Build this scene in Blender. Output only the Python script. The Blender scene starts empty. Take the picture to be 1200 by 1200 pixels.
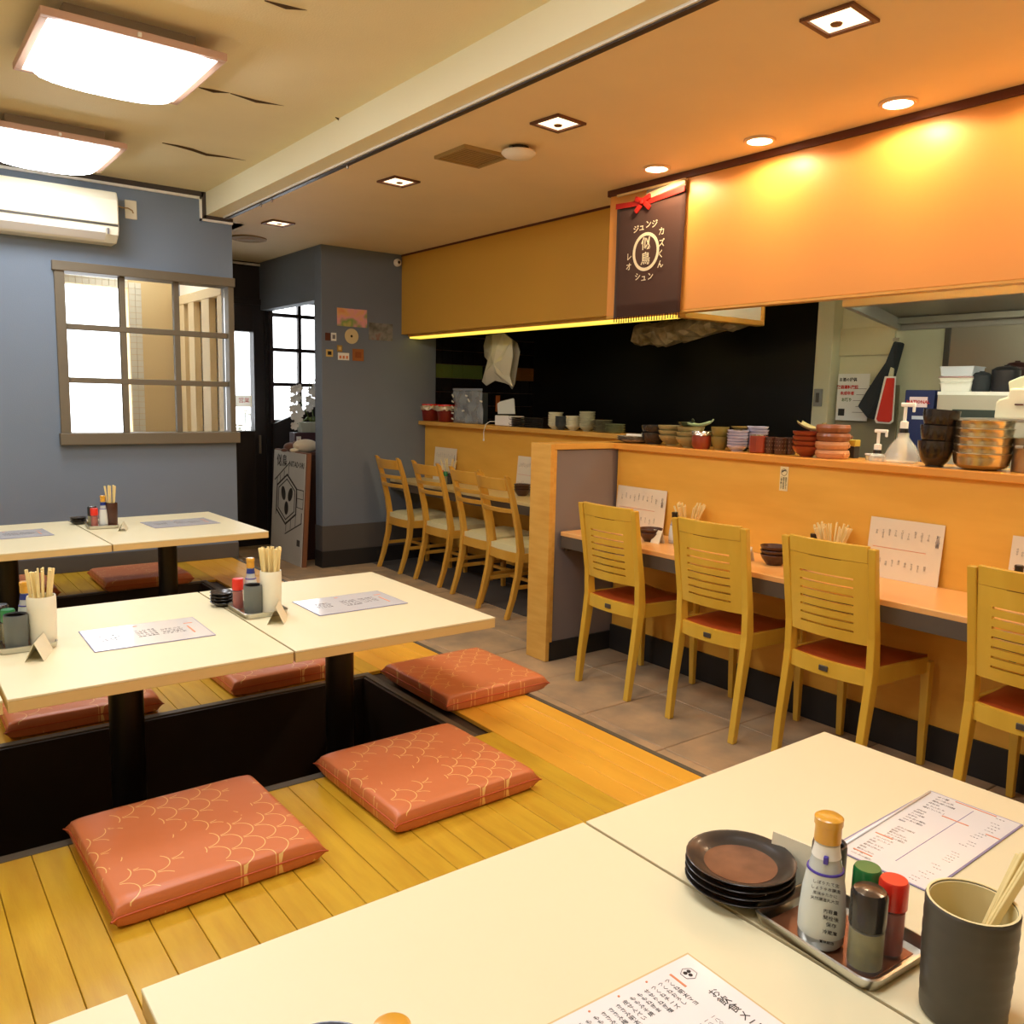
import bpy, bmesh, math, random
from mathutils import Vector, Matrix
random.seed(7)
S = bpy.context.scene
COL = S.collection
R = math.radians
PI = math.pi

# ------------------------------------------------------------------ camera, world, exposure
H = 1.35
F = 997.4
YAW, PIT, ROL = R(37.28), R(7.60), R(1.283)
_cy, _sy, _cp, _sp = math.cos(YAW), math.sin(YAW), math.cos(PIT), math.sin(PIT)
FWD = Vector((_sy*_cp, _cy*_cp, -_sp))
_rt = Vector((_cy, -_sy, 0))
_dn = FWD.cross(_rt)
RGT = math.cos(ROL)*_rt - math.sin(ROL)*_dn
DWN = math.sin(ROL)*_rt + math.cos(ROL)*_dn
CAM = Vector((0, 0, H))
cd = bpy.data.cameras.new('camera')
cd.sensor_width = 36
cd.lens = F/1200*36
cd.clip_start = 0.02
cam = bpy.data.objects.new('camera', cd)
COL.objects.link(cam)
m = Matrix((RGT, -DWN, -FWD)).transposed().to_4x4()
m.translation = CAM
cam.matrix_world = m
S.camera = cam
S.view_settings.view_transform = 'Standard'
S.view_settings.look = 'None'
S.view_settings.exposure = 0.56
S.view_settings.gamma = 1.0
S.view_settings.use_curve_mapping = False
w = bpy.data.worlds.new('world')
S.world = w
w.use_nodes = True
w.node_tree.nodes['Background'].inputs[0].default_value = (0.93, 0.97, 1.0, 1)
w.node_tree.nodes['Background'].inputs[1].default_value = 3.2
LAMP_E = 11.8         # strength of the square ceiling lamps
SPOT_W = 9.0         # warm round downlights
SQ_W = 5.0            # square downlights


def at(px, py, x=None, y=None, z=None):
    """world point seen at a photograph pixel, on the plane given"""
    d = (px-600)/F*RGT + (py-600)/F*DWN + FWD
    if x is not None: t = x/d.x
    elif y is not None: t = y/d.y
    else: t = (z-H)/d.z
    return CAM + d*t


def sz(px, p):
    """size in metres of px pixels at point p"""
    return px*((Vector(p)-CAM).dot(FWD))/F


# ------------------------------------------------------------------ materials
def lin(h):
    h = h.lstrip('#')
    o = []
    for i in (0, 2, 4):
        c = int(h[i:i+2], 16)/255
        o.append(c/12.92 if c <= .04045 else ((c+.055)/1.055)**2.4)
    return (*o, 1)


MATS = {}


def mat(name, col, rough=.5, metal=0, var=0., vscale=8, stretch=None, col2=None, bump=0., bscale=60, coat=0, trans=0, emis=None, estr=0, alpha=1, ior=1.45, sheen=0):
    if name in MATS: return MATS[name]
    mt = bpy.data.materials.new(name)
    mt.use_nodes = True
    nt = mt.node_tree
    b = nt.nodes['Principled BSDF']
    b.inputs['Base Color'].default_value = lin(col)
    b.inputs['Roughness'].default_value = rough
    b.inputs['Metallic'].default_value = metal
    b.inputs['IOR'].default_value = ior
    if coat: b.inputs['Coat Weight'].default_value = coat; b.inputs['Coat Roughness'].default_value = .12
    if trans: b.inputs['Transmission Weight'].default_value = trans
    if sheen: b.inputs['Sheen Weight'].default_value = sheen
    if alpha < 1: b.inputs['Alpha'].default_value = alpha
    if emis:
        b.inputs['Emission Color'].default_value = lin(emis)
        b.inputs['Emission Strength'].default_value = estr
    if var or col2 or bump:
        tc = nt.nodes.new('ShaderNodeTexCoord')
        mp = nt.nodes.new('ShaderNodeMapping')
        nt.links.new(tc.outputs['Object'], mp.inputs[0])
        if stretch: mp.inputs['Scale'].default_value = stretch
    if var or col2:
        n = nt.nodes.new('ShaderNodeTexNoise')
        n.inputs['Scale'].default_value = vscale
        n.inputs['Detail'].default_value = 4
        nt.links.new(mp.outputs[0], n.inputs['Vector'])
        r = nt.nodes.new('ShaderNodeValToRGB')
        c1 = lin(col)
        c2 = lin(col2) if col2 else tuple(max(0, c*(1-var)) for c in c1[:3])+(1,)
        r.color_ramp.elements[0].position = .32; r.color_ramp.elements[0].color = c2
        r.color_ramp.elements[1].position = .68; r.color_ramp.elements[1].color = c1
        nt.links.new(n.outputs['Fac'], r.inputs[0])
        oi = nt.nodes.new('ShaderNodeObjectInfo')
        nt.links.new(r.outputs[0], b.inputs['Base Color'])
        va = nt.nodes.new('ShaderNodeVectorMath'); va.operation = 'ADD'
        nt.links.new(mp.outputs[0], va.inputs[0]); 
        ms = nt.nodes.new('ShaderNodeMath'); ms.operation = 'MULTIPLY'; ms.inputs[1].default_value = 13
        nt.links.new(oi.outputs['Random'], ms.inputs[0]); nt.links.new(ms.outputs[0], va.inputs[1])
        nt.links.new(va.outputs[0], n.inputs['Vector'])
    if bump:
        n2 = nt.nodes.new('ShaderNodeTexNoise')
        n2.inputs['Scale'].default_value = bscale
        nt.links.new(mp.outputs[0], n2.inputs['Vector'])
        bp = nt.nodes.new('ShaderNodeBump')
        bp.inputs['Strength'].default_value = bump
        bp.inputs['Distance'].default_value = .01
        nt.links.new(n2.outputs['Fac'], bp.inputs['Height'])
        nt.links.new(bp.outputs[0], b.inputs['Normal'])
    MATS[name] = mt
    return mt


ceil_m = mat('ceiling_paper', '#F2E6BC', .85, var=.08, vscale=1.5, bump=.15, bscale=140)
ceil2_m = mat('ceiling_paint', '#F2DDB2', .7, var=.06, vscale=2)
beam_m = mat('beam_paint', '#F3ECC8', .75)
wallN_m = mat('slate_paint', '#7D8A98', .7, var=.05, vscale=2, bump=.1, bscale=200)
wallD_m = mat('dark_slate_paint', '#757D86', .7, var=.08, vscale=2, bump=.1, bscale=200)
base_m = mat('baseboard_grey', '#57524C', .6)
base2_m = mat('baseboard_black', '#2A2724', .5)
plank_m = mat('floor_plank_wood', '#CFA62C', .38, col2='#BF9222', vscale=5, stretch=(6, .8, 6), bump=.03, bscale=40)
plank2_m = mat('floor_border_wood', '#E8AE3A', .35, col2='#DFA232', vscale=4, stretch=(5, .7, 5))
tile_m = mat('aisle_tile', '#CBA97E', .6, col2='#A08C70', vscale=5, bump=.12, bscale=30)
grout_m = mat('grout', '#AC9068', .8)
lam_m = mat('cream_laminate', '#EADFB6', .42, var=.02, vscale=4)
lame_m = mat('cream_laminate_edge', '#DFC383', .5)
black_m = mat('black_lacquer', '#17120F', .35)
pit_m = mat('pit_lining', '#3A3029', .45, var=.2, vscale=3)
pit2_m = mat('pit_trim', '#59503F', .5)
panel_m = mat('counter_panel_wood', '#F2B84A', .5, col2='#E8AC40', vscale=2.5, stretch=(2, 1, 5))
panelL_m = panel_m
wood_m = mat('light_wood', '#E3B055', .42, col2='#D8A046', vscale=6, stretch=(1, 1, 6))
chair_m = mat('chair_wood', '#E6BC46', .32, col2='#D9A936', vscale=7, stretch=(1, 1, .2), coat=.3)
chairL_m = mat('chair_wood_orange', '#E2AC48', .32, col2='#D69A36', vscale=7, stretch=(1, 1, .2), coat=.3)
groove_m = mat('chair_groove', '#7E5218', .7)
rust_m = mat('rust_leather', '#A0441E', .35, var=.12, vscale=9)
cream_m = mat('cream_vinyl', '#E8DDA8', .45)
ctop_m = mat('counter_top_laminate', '#F2B870', .35, var=.03, vscale=3)
cfront_m = mat('counter_front_grey', '#5A5044', .5)
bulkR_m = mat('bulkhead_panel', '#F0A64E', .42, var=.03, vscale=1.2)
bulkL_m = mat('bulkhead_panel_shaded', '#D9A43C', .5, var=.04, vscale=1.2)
trimb_m = mat('dark_brown_trim', '#5B2C18', .5)
frame_m = mat('window_frame_brown', '#756A55', .5, var=.05)
white_m = mat('white_plastic', '#F2EFE4', .4)
acw_m = mat('aircon_plastic', '#F5F0D6', .35)
grey_m = mat('grey_plastic', '#8C8C88', .5)
steel_m = mat('stainless_steel', '#C9C6BC', .28, 1)
dsteel_m = mat('dull_steel', '#A9A394', .38, .9)
hood_m = mat('hood_steel', '#A8A298', .4, .5)
chrome_m = mat('chrome', '#E8E8E8', .08, 1)
paper_m = mat('paper', '#F2EEDF', .6)
paperw_m = mat('laminated_sheet', '#F4F0EC', .12, coat=1)
ink_m = mat('ink_black', '#2A2622', .6)
inkp_m = mat('ink_grey', '#77706E', .6)
ink_pale = mat('ink_pale_brown', '#A59A8C', .6)
inkpu_m = mat('ink_violet', '#8E88B0', .6)
inko_m = mat('ink_orange', '#E08A5A', .6)
red_m = mat('red_plastic', '#E0301E', .3, coat=.4)
green_m = mat('green_plastic', '#1F7A3C', .3, coat=.4)
blackp_m = mat('black_plastic', '#2B2622', .22, coat=.4)
yel_m = mat('amber_cap', '#DDA032', .3, coat=.5)
blue_m = mat('blue_print', '#26367E', .5)
hashi_m = mat('chopstick_wood', '#F3DC9A', .6, var=.08, vscale=20)
cupw_m = mat('white_ceramic', '#F2ECD0', .35, coat=.3)
cupb_m = mat('dark_glaze', '#4C463C', .42, var=.18, vscale=18)
cupg_m = mat('grey_green_glaze', '#6C7068', .45, var=.1, vscale=14)
cupi_m = mat('cream_glaze', '#EBDCA6', .35)
plate_m = mat('black_glaze', '#3A342F', .28, var=.25, vscale=30, coat=.25)
platec_m = mat('brown_glaze', '#87593A', .5, col2='#6B4429', vscale=26, coat=.0)
glass_m = mat('clear_glass', '#FFFFFF', .03, trans=1, ior=1.45)
cglass_m = mat('window_glass', '#FFFFFF', .02, trans=1, ior=1.05)
bott_m = mat('bottle_plastic', '#C8CCC6', .12, var=.15, vscale=6, coat=.7)
label_m = mat('bottle_label', '#D9DDD4', .4)
pepper_m = mat('green_seasoning', '#8A8248', .5, var=.3, vscale=60)
chili_m = mat('red_seasoning', '#A8401C', .5, var=.3, vscale=70)
lampf_m = mat('lamp_frame_wood', '#C8A288', .45)
glow_m = mat('lamp_diffuser', '#FFFFFF', .4, emis='#F3F7FF', estr=LAMP_E)
glows_m = mat('spot_glow', '#FFFFFF', .4, emis='#FFE6C8', estr=14)
glowq_m = mat('square_glow', '#FFE9C0', .4, emis='#FFE2B4', estr=1.6)
glowy_m = mat('yellow_strip_glow', '#FFE98A', .4, emis='#FFDC50', estr=.85)
glowk_m = mat('tube_glow', '#FFFFFF', .4, emis='#F0FFE8', estr=34)
banner_m = mat('banner_cloth', '#4A2B1E', .8, var=.1, vscale=5, sheen=.2)
redc_m = mat('red_cloth', '#C8281C', .6)
kblack_m = mat('kitchen_black_panel', '#16140F', .3, var=.2, vscale=2)
ktile_m = mat('kitchen_black_tile', '#17110E', .22, var=.3, vscale=3)
ktileg_m = mat('kitchen_green_tile', '#5C6A2A', .3)
ktileo_m = mat('kitchen_orange_tile', '#A06428', .3)
kgrout_m = mat('kitchen_grout', '#6A5446', .8)
kwall_m = mat('kitchen_pale_wall', '#D2CFB0', .55, var=.06, vscale=3)
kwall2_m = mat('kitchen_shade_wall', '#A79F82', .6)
foil_m = mat('aluminium_foil', '#DDD8CC', .22, 1, bump=.6, bscale=50)
duct_m = mat('foil_duct_wrap', '#D8CCAA', .35, .15, col2='#8E8060', vscale=14, bump=.6, bscale=25)
bag_m = mat('plastic_bag', '#E6E0C8', .25, alpha=.72, coat=.5)
clearb_m = mat('clear_bag', '#B9C0C2', .08, alpha=.45, coat=1, bump=.8, bscale=30)
dbox_m = mat('dark_box', '#3A4246', .4)
jar_m = mat('dark_red_ceramic', '#7E1F16', .35, coat=.4)
terra_m = mat('red_brown_glaze', '#96391C', .28, coat=.5, var=.2, vscale=20)
tan_m = mat('tan_glaze', '#A3935E', .4, var=.3, vscale=9, coat=.2)
olive_m = mat('olive_glaze', '#857032', .35, var=.2, vscale=12, coat=.4)
lilac_m = mat('lilac_glaze', '#B4B0C4', .3, coat=.4)
clay_m = mat('orange_clay', '#CC8C5A', .5, var=.2, vscale=10)
brown_m = mat('dark_brown_glaze', '#4A2718', .35, var=.2, vscale=30, coat=.4)
celad_m = mat('celadon_glaze', '#B9B894', .35, coat=.4)
creamg_m = mat('cream_bowl_glaze', '#E2DDB8', .35, coat=.4)
dgrey_m = mat('dark_grey_glaze', '#3E4444', .4)
leafg_m = mat('leaf_green_glaze', '#9DB58A', .25, coat=.5)
bronze_m = mat('brushed_metal_bowl', '#D9CDB0', .25, 1)
plushw_m = mat('cream_plush', '#EFE2C4', .95, sheen=.5, bump=.3, bscale=200)
plushb_m = mat('brown_plush', '#6B4434', .95, sheen=.5)
orchid_m = mat('orchid_white', '#F4F2E6', .6)
stem_m = mat('orchid_stem', '#5A6A32', .6)
signw_m = mat('sign_white', '#D8D6CE', .5, var=.05)
signb_m = mat('sign_wood_edge', '#8A5A3C', .5)
dark_m = mat('entrance_black', '#2A2422', .5)
slat_m = mat('lattice_wood', '#DFC390', .6)
wtile_m = mat('white_wall_tile', '#F1E8CE', .4)
nook_m = mat('nook_cream', '#E9CC94', .7)
apron_m = mat('black_apron', '#2C2F33', .8)
redbag_m = mat('red_panel', '#D2301E', .5)
applc_m = mat('appliance_grey', '#B7AE9B', .4)
mwglass_m = mat('microwave_glass', '#3E4640', .15)
soap_m = mat('soap_liquid', '#D8D2B4', .2, alpha=.8)


# cushion: coral cloth with pale wave arcs
def cushion_mat():
    mt = bpy.data.materials.new('coral_wave_cloth'); mt.use_nodes = True
    nt = mt.node_tree; b = nt.nodes['Principled BSDF']; b.inputs['Roughness'].default_value = .38
    L = nt.links.new
    tc = nt.nodes.new('ShaderNodeTexCoord'); sp = nt.nodes.new('ShaderNodeSeparateXYZ')
    nz = nt.nodes.new('ShaderNodeTexNoise'); nz.inputs['Scale'].default_value = 9
    L(tc.outputs['Object'], nz.inputs['Vector']); L(tc.outputs['Object'], sp.inputs[0])

    def M(op, a, bb=None, c=None):
        n = nt.nodes.new('ShaderNodeMath'); n.operation = op
        for i, v in enumerate((a, bb, c)):
            if v is None: continue
            if isinstance(v, (int, float)): n.inputs[i].default_value = v
            else: L(v, n.inputs[i])
        return n.outputs[0]
    s = .075
    u = M('DIVIDE', sp.outputs['Y'], s); v = M('DIVIDE', sp.outputs['X'], s*.55)
    row = M('FLOOR', v)
    off = M('MULTIPLY', M('FLOORED_MODULO', row, 2), .5)
    uc = M('ADD', M('ROUND', M('SUBTRACT', u, off)), off)
    du = M('SUBTRACT', u, uc)
    dv = M('MULTIPLY', M('SUBTRACT', v, row), .55)
    d = M('SQRT', M('ADD', M('MULTIPLY', du, du), M('MULTIPLY', dv, dv)))
    line = M('LESS_THAN', M('ABSOLUTE', M('SUBTRACT', d, .47)), .013)
    glint_gate = M('GREATER_THAN', nz.outputs['Fac'], .50)  # noise breaks up the woven arcs, painting in an intermittent gold glint
    fac = M('MULTIPLY', M('MULTIPLY', line, glint_gate), .85)
    mx = nt.nodes.new('ShaderNodeMix'); mx.data_type = 'RGBA'
    L(fac, mx.inputs[0]); mx.inputs[6].default_value = lin('#D27A4A'); mx.inputs[7].default_value = lin('#FBD98C')
    L(mx.outputs[2], b.inputs['Base Color'])
    bp = nt.nodes.new('ShaderNodeBump'); bp.inputs['Strength'].default_value = .25; bp.inputs['Distance'].default_value = .01
    L(nz.outputs['Fac'], bp.inputs['Height']); L(bp.outputs[0], b.inputs['Normal'])
    return mt


zab_m = cushion_mat()


# ------------------------------------------------------------------ mesh helpers
class MB:
    def __init__(s): s.v = []; s.f = []

    def add(s, vs, fs):
        n = len(s.v)
        s.v += [tuple(v) for v in vs]
        s.f += [tuple(i+n for i in f) for f in fs]
        return s

    def box(s, x0, x1, y0, y1, z0, z1):
        vs = [(x, y, z) for x in (x0, x1) for y in (y0, y1) for z in (z0, z1)]
        return s.add(vs, [(0, 1, 3, 2), (4, 6, 7, 5), (0, 4, 5, 1), (2, 3, 7, 6), (0, 2, 6, 4), (1, 5, 7, 3)])

    def cbox(s, c, d, rz=0, M=None):
        hx, hy, hz = d[0]/2, d[1]/2, d[2]/2
        T = M or Matrix.Rotation(rz, 3, 'Z')
        c = Vector(c)
        vs = [c+T @ Vector((x, y, z)) for x in (-hx, hx) for y in (-hy, hy) for z in (-hz, hz)]
        return s.add(vs, [(0, 1, 3, 2), (4, 6, 7, 5), (0, 4, 5, 1), (2, 3, 7, 6), (0, 2, 6, 4), (1, 5, 7, 3)])

    def prism(s, pts, a, b, axis='z'):
        """pts 2D polygon extruded between a and b along axis"""
        def P(p, t):
            return {'z': (p[0], p[1], t), 'y': (p[0], t, p[1]), 'x': (t, p[0], p[1])}[axis]
        n = len(pts)
        vs = [P(p, a) for p in pts]+[P(p, b) for p in pts]
        fs = [tuple(range(n))[::-1], tuple(range(n, 2*n))]+[(i, (i+1) % n, n+(i+1) % n, n+i) for i in range(n)]
        return s.add(vs, fs)

    def lathe(s, prof, seg=24, c=(0, 0, 0), sy=1, closed=False):
        n = len(prof)
        vs = []
        for i in range(seg):
            a = 2*PI*i/seg
            for r, z in prof: vs.append((c[0]+r*math.cos(a), c[1]+r*math.sin(a)*sy, c[2]+z))
        fs = []
        for i in range(seg):
            j = (i+1) % seg
            for k in range(n-1): fs.append((i*n+k, j*n+k, j*n+k+1, i*n+k+1))
            if closed: fs.append((i*n+n-1, j*n+n-1, j*n, i*n))
        if not closed:
            fs.append(tuple(i*n for i in range(seg))[::-1])
            fs.append(tuple(i*n+n-1 for i in range(seg)))
        return s.add(vs, fs)

    def tube(s, path, r, seg=8, cap=True):
        path = [Vector(p) for p in path]
        n = len(path)
        rr = r if isinstance(r, (list, tuple)) else [r]*n
        vs = []
        up = Vector((0, 0, 1))
        for i, p in enumerate(path):
            t = (path[min(i+1, n-1)]-path[max(i-1, 0)]).normalized()
            a = t.cross(up if abs(t.z) < .95 else Vector((1, 0, 0))).normalized()
            b = t.cross(a).normalized()
            for k in range(seg):
                q = 2*PI*k/seg
                vs.append(p+a*math.cos(q)*rr[i]+b*math.sin(q)*rr[i])
        fs = [(i*seg+k, i*seg+(k+1) % seg, (i+1)*seg+(k+1) % seg, (i+1)*seg+k) for i in range(n-1) for k in range(seg)]
        if cap: fs += [tuple(range(seg))[::-1], tuple(range((n-1)*seg, n*seg))]
        return s.add(vs, fs)

    def bar(s, path, hw, hd):
        """rectangular section swept along a path in the x-z plane: hw half width (y), hd list of half depth (x)"""
        vs = []
        n = len(path)
        for i, (x, y, z) in enumerate(path):
            w_ = hw[i] if isinstance(hw, (list, tuple)) else hw
            d_ = hd[i] if isinstance(hd, (list, tuple)) else hd
            vs += [(x-d_, y-w_, z), (x+d_, y-w_, z), (x+d_, y+w_, z), (x-d_, y+w_, z)]
        fs = [(i*4+k, i*4+(k+1) % 4, (i+1)*4+(k+1) % 4, (i+1)*4+k) for i in range(n-1) for k in range(4)]
        fs += [(3, 2, 1, 0), tuple(range((n-1)*4, n*4))]
        return s.add(vs, fs)

    def build(s, name, material, parent=None, smooth=False, bevel=0, loc=None, seg=2, sub=0):
        me = bpy.data.meshes.new(name)
        me.from_pydata(s.v, [], s.f)
        bm = bmesh.new(); bm.from_mesh(me)
        bmesh.ops.recalc_face_normals(bm, faces=bm.faces)
        bm.to_mesh(me); bm.free()
        me.materials.append(material)
        if smooth:
            me.polygons.foreach_set('use_smooth', [True]*len(me.polygons))
            if smooth != 'all': me.set_sharp_from_angle(angle=R(38))
        o = bpy.data.objects.new(name, me)
        COL.objects.link(o)
        if parent: o.parent = parent
        if loc: o.location = loc
        if bevel:
            bv = o.modifiers.new('bevel', 'BEVEL'); bv.width = bevel; bv.segments = seg; bv.limit_method = 'ANGLE'; bv.angle_limit = R(40)
        if sub:
            sm = o.modifiers.new('sub', 'SUBSURF'); sm.levels = sub; sm.render_levels = sub
        return o


def B(): return MB()
def tag(o, label, cat, group=None, kind=None):
    if label: o['label'] = label
    if cat: o['category'] = cat
    if group: o['group'] = group
    if kind: o['kind'] = kind
    return o


def thing(name, label, cat, loc=(0, 0, 0), rz=0, group=None):
    o = bpy.data.objects.new(name, None)
    o.empty_display_size = .05
    COL.objects.link(o)
    o.location = loc; o.rotation_euler = (0, 0, rz)
    return tag(o, label, cat, group)


def struct(o): o['kind'] = 'structure'; return o


def sroot(name, loc=(0, 0, 0)):
    o = bpy.data.objects.new(name, None); COL.objects.link(o); o.location = loc
    return struct(o)


KIDS = {}
def kids(o): return [c for c in bpy.data.objects if c.parent == o]


def clone(root, loc, rz=None, label=None, group=None, par=None):
    c = root.copy(); COL.objects.link(c)
    if loc is not None: c.location = loc
    if rz is not None: c.rotation_euler = (0, 0, rz)
    if label: c['label'] = label
    if group: c['group'] = group
    if par: c.parent = par
    key = root.name
    if key not in KIDS: KIDS[key] = kids(root)
    KIDS[c.name] = []
    for ch in KIDS[key]:
        d = clone(ch, None, par=c)
        KIDS[c.name].append(d)
    return c


_tc = {}
def text(s, size, material, parent, name, origin, right, up, align='CENTER', spacing=1.0, line=1.0, ext=.0003, bold=0):
    """flat lettering built as geometry lying in the plane (right, up)"""
    key = (s, size, align, spacing, line, bold, material.name)
    if key not in _tc:
        cu = bpy.data.curves.new(name, 'FONT')
        cu.body = s; cu.size = size; cu.align_x = align; cu.align_y = 'CENTER'
        cu.space_character = spacing; cu.space_line = line; cu.resolution_u = 1
        cu.extrude = ext; cu.offset = bold
        t = bpy.data.objects.new(name, cu); COL.objects.link(t)
        dg = bpy.context.evaluated_depsgraph_get()
        me = bpy.data.meshes.new_from_object(t.evaluated_get(dg))
        bpy.data.objects.remove(t)
        me.materials.clear(); me.materials.append(material)
        _tc[key] = me
    o = bpy.data.objects.new(name, _tc[key]); COL.objects.link(o)
    if parent: o.parent = parent
    rv, uv = Vector(right).normalized(), Vector(up).normalized()
    mm = Matrix((rv, uv, rv.cross(uv))).transposed().to_4x4(); mm.translation = Vector(origin)
    o.matrix_local = mm
    return o


def ordl(i, n):
    """i counted from the bottom"""
    if i == n-1: return 'topmost'
    if i == 0: return 'lowest'
    return ['', 'second', 'third', 'fourth', 'fifth', 'sixth', 'seventh', 'eighth'][i]+' from the bottom'


# ------------------------------------------------------------------ key planes
ZR, ZT = .24, .64                   # raised floor, low table tops
YN, YD, YE = 5.67, 6.106, 7.36      # window wall, dark wall, entrance wall
ZC, ZU = 2.46, 2.60                 # aisle ceiling, seating ceiling
XS = 1.955                          # step edge
XBR, XBL = 3.26, 3.49               # bulkheads right / left
XP, XPL = 3.20, 3.72                # counter panels
ZS, ZSL = 1.128, 1.150              # shelf tops
XW, YS = -2.6, -1.6                 # unseen west and south walls
XK = 4.95

# ------------------------------------------------------------------ floors
fl = sroot('floor')
B().box(XS-.02, XK+.05, YS, YE, -.06, -.006).build('grout_bed', grout_m, fl)
tw = .455
tile0 = None
nx, ny = 4, 15
for i in range(-0, 3):
    for j in range(nx*0, 17):
        x0 = XS+.02+i*tw; y0 = .35+j*tw
        x1 = min(x0+tw-.004, XP+.55); y1 = y0+tw-.004
        if y1 > YE: continue
        dz = random.uniform(-.0012, .0012)
        B().box(0, x1-x0, 0, y1-y0, -.02, 0).build('tile', tile_m, fl, loc=(x0, y0, dz), bevel=.003, seg=1)
# kitchen floor slab under the equipment
fk = B().box(XP+.02, XK, YS, YD, -.005, .004).build('kitchen_floor', base_m, fl)

pf = sroot('floor_platform')
PITS = [(.22, .93, -1.2, 1.53), (2.235, 2.956, -1.2, 1.53), (4.27, 5.0, -1.2, 1.53)]
# planks run north-south; they are interrupted by the pits
x = XW
pw = .0803
k = 0
off = (.255-XW) % pw
x = XW+off-pw
spans_open = [(YS, YN)]
cuts = [(YS, PITS[0][0]-.03), (PITS[0][1]+.03, PITS[1][0]-.03), (PITS[1][1]+.03, PITS[2][0]-.03), (PITS[2][1]+.03, YN)]
npl = 0
while x < XS-.03:
    x1 = min(x+pw, XS-.022)
    inpit = (x1 > -1.2 and x < 1.55)
    segs = cuts if inpit else [(YS, YN)]
    vis = x > -.75
    if vis:
        for (a, b) in segs:
            if b < .0: continue
            a = max(a, -.3)
            B().box(0.0008, x1-x-.0008, 0, b-a, -.015, 0).build('plank', plank_m if x < 1.62 else plank2_m, pf, loc=(x, a, ZR+random.uniform(-.0003, .0003)), bevel=.0012, seg=1)
            npl += 1
    x += pw
mb = B()
mb.box(XW, -.7, YS, YN, ZR-.02, ZR)
mb.box(-.7, XS-.02, YS, -.3, ZR-.02, ZR)
mb.build('plank_deck', plank_m, pf)
B().box(XS-.02, XS, YS, YN, ZR-.035, ZR+.001).build('step_nosing', pit2_m, pf, bevel=.003)
B().box(XS-.03, XS-.004, YS, YN, 0, ZR-.03).build('step_riser', base2_m, pf)
# platform body under the planks around the pits
mb = B()
ys = [YS]+[v for p in PITS for v in p[:2]]+[YN]
for i in range(0, len(ys), 2): mb.box(XW, XS-.03, ys[i], ys[i+1], -.02, ZR-.016)
for p in PITS:
    mb.box(XW, p[2], p[0], p[1], -.02, ZR-.016)
    mb.box(p[3], XS-.03, p[0], p[1], -.02, ZR-.016)
mb.build('platform_body', pit_m, pf)
for p in PITS:
    mb = B()
    mb.box(p[2], p[3], p[0], p[1], -.18, -.16)
    t = .012
    mb.box(p[2], p[3], p[0], p[0]+t, -.16, ZR-.004); mb.box(p[2], p[3], p[1]-t, p[1], -.16, ZR-.004)
    mb.box(p[2], p[2]+t, p[0], p[1], -.16, ZR-.004); mb.box(p[3]-t, p[3], p[0], p[1], -.16, ZR-.004)
    mb.build('pit_lining', pit_m, pf)
    mb = B()
    mb.box(p[2], p[3]+.03, p[0]-.03, p[0], ZR-.018, ZR+.002); mb.box(p[2], p[3]+.03, p[1], p[1]+.03, ZR-.018, ZR+.002)
    mb.box(p[3], p[3]+.03, p[0], p[1], ZR-.018, ZR+.002)
    mb.build('pit_rim', pit2_m, pf, bevel=.002)

# ------------------------------------------------------------------ ceilings, beam
cu_ = struct(B().box(XW, 1.815, YS, YN, ZU, ZU+.05).build('ceiling', ceil_m))
cl_ = struct(B().box(1.905, XK+.05, YS, YE+.1, ZC, ZC+.05).build('ceiling.001', ceil2_m))
struct(B().box(1.815, 1.905, YS, YN+.12, ZC, ZU+.05).build('trim_1', beam_m))
# peeling paper seams on the ceiling
def seam(pts, wid, nm='paper_seam'):
    P = [at(a, b, z=ZU) for a, b in pts]
    mb = B()
    vs = []
    for i, p in enumerate(P):
        t = (P[min(i+1, len(P)-1)]-P[max(i-1, 0)]).normalized(); n = Vector((-t.y, t.x, 0))
        ww = wid*.55*(.3+math.sin(PI*i/(len(P)-1)))
        vs += [p-n*ww, p+n*ww, p+n*ww+Vector((0, 0, -.010*math.sin(PI*i/(len(P)-1)+.15)-.002)), p-n*ww+Vector((0, 0, -.001))]
    n_ = len(P)
    fs = [(i*4+k, i*4+(k+1) % 4, (i+1)*4+(k+1) % 4, (i+1)*4+k) for i in range(n_-1) for k in range(4)]+[(0, 1, 2, 3), tuple(range(n_*4-4, n_*4))]
    mb.add(vs, fs)
    return mb.build(nm, mat('seam_dark', '#4E3A22', .9), cu_)  # dark brown strips for the cracked, peeling seams
seam([(190, 167), (208, 170), (225, 174), (242, 180), (262, 183), (288, 188)], .006)
seam([(233, 102), (250, 105), (270, 109)], .003)
seam([(270, 109), (300, 117), (333, 124)], .0012)
seam([(393, 137), (398, 139), (403, 140)], .003)
seam([(310, 0), (335, 6), (360, 12)], .0025)
seam([(345, 172), (358, 166), (372, 158)], .002)
# dark cornice and white bead on the window wall
mb = B(); y1 = YN
mb.box(XW, 1.80, y1-.012, y1, ZU-.032, ZU); mb.box(1.788, 1.815, y1-.012, y1, ZC-.02, ZU); mb.box(1.80, 1.985, y1-.012, y1, ZC-.022, ZC)
struct(mb.build('trim_2', mat('cornice_dark', '#4A423C', .6)))
mb = B()
mb.box(XW, 1.79, y1-.016, y1, ZU-.047, ZU-.032); mb.box(1.775, 1.788, y1-.016, y1, ZC-.037, ZU-.032); mb.box(1.775, 1.983, y1-.016, y1, ZC-.037, ZC-.024)
struct(mb.build('trim_3', white_m))
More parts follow.
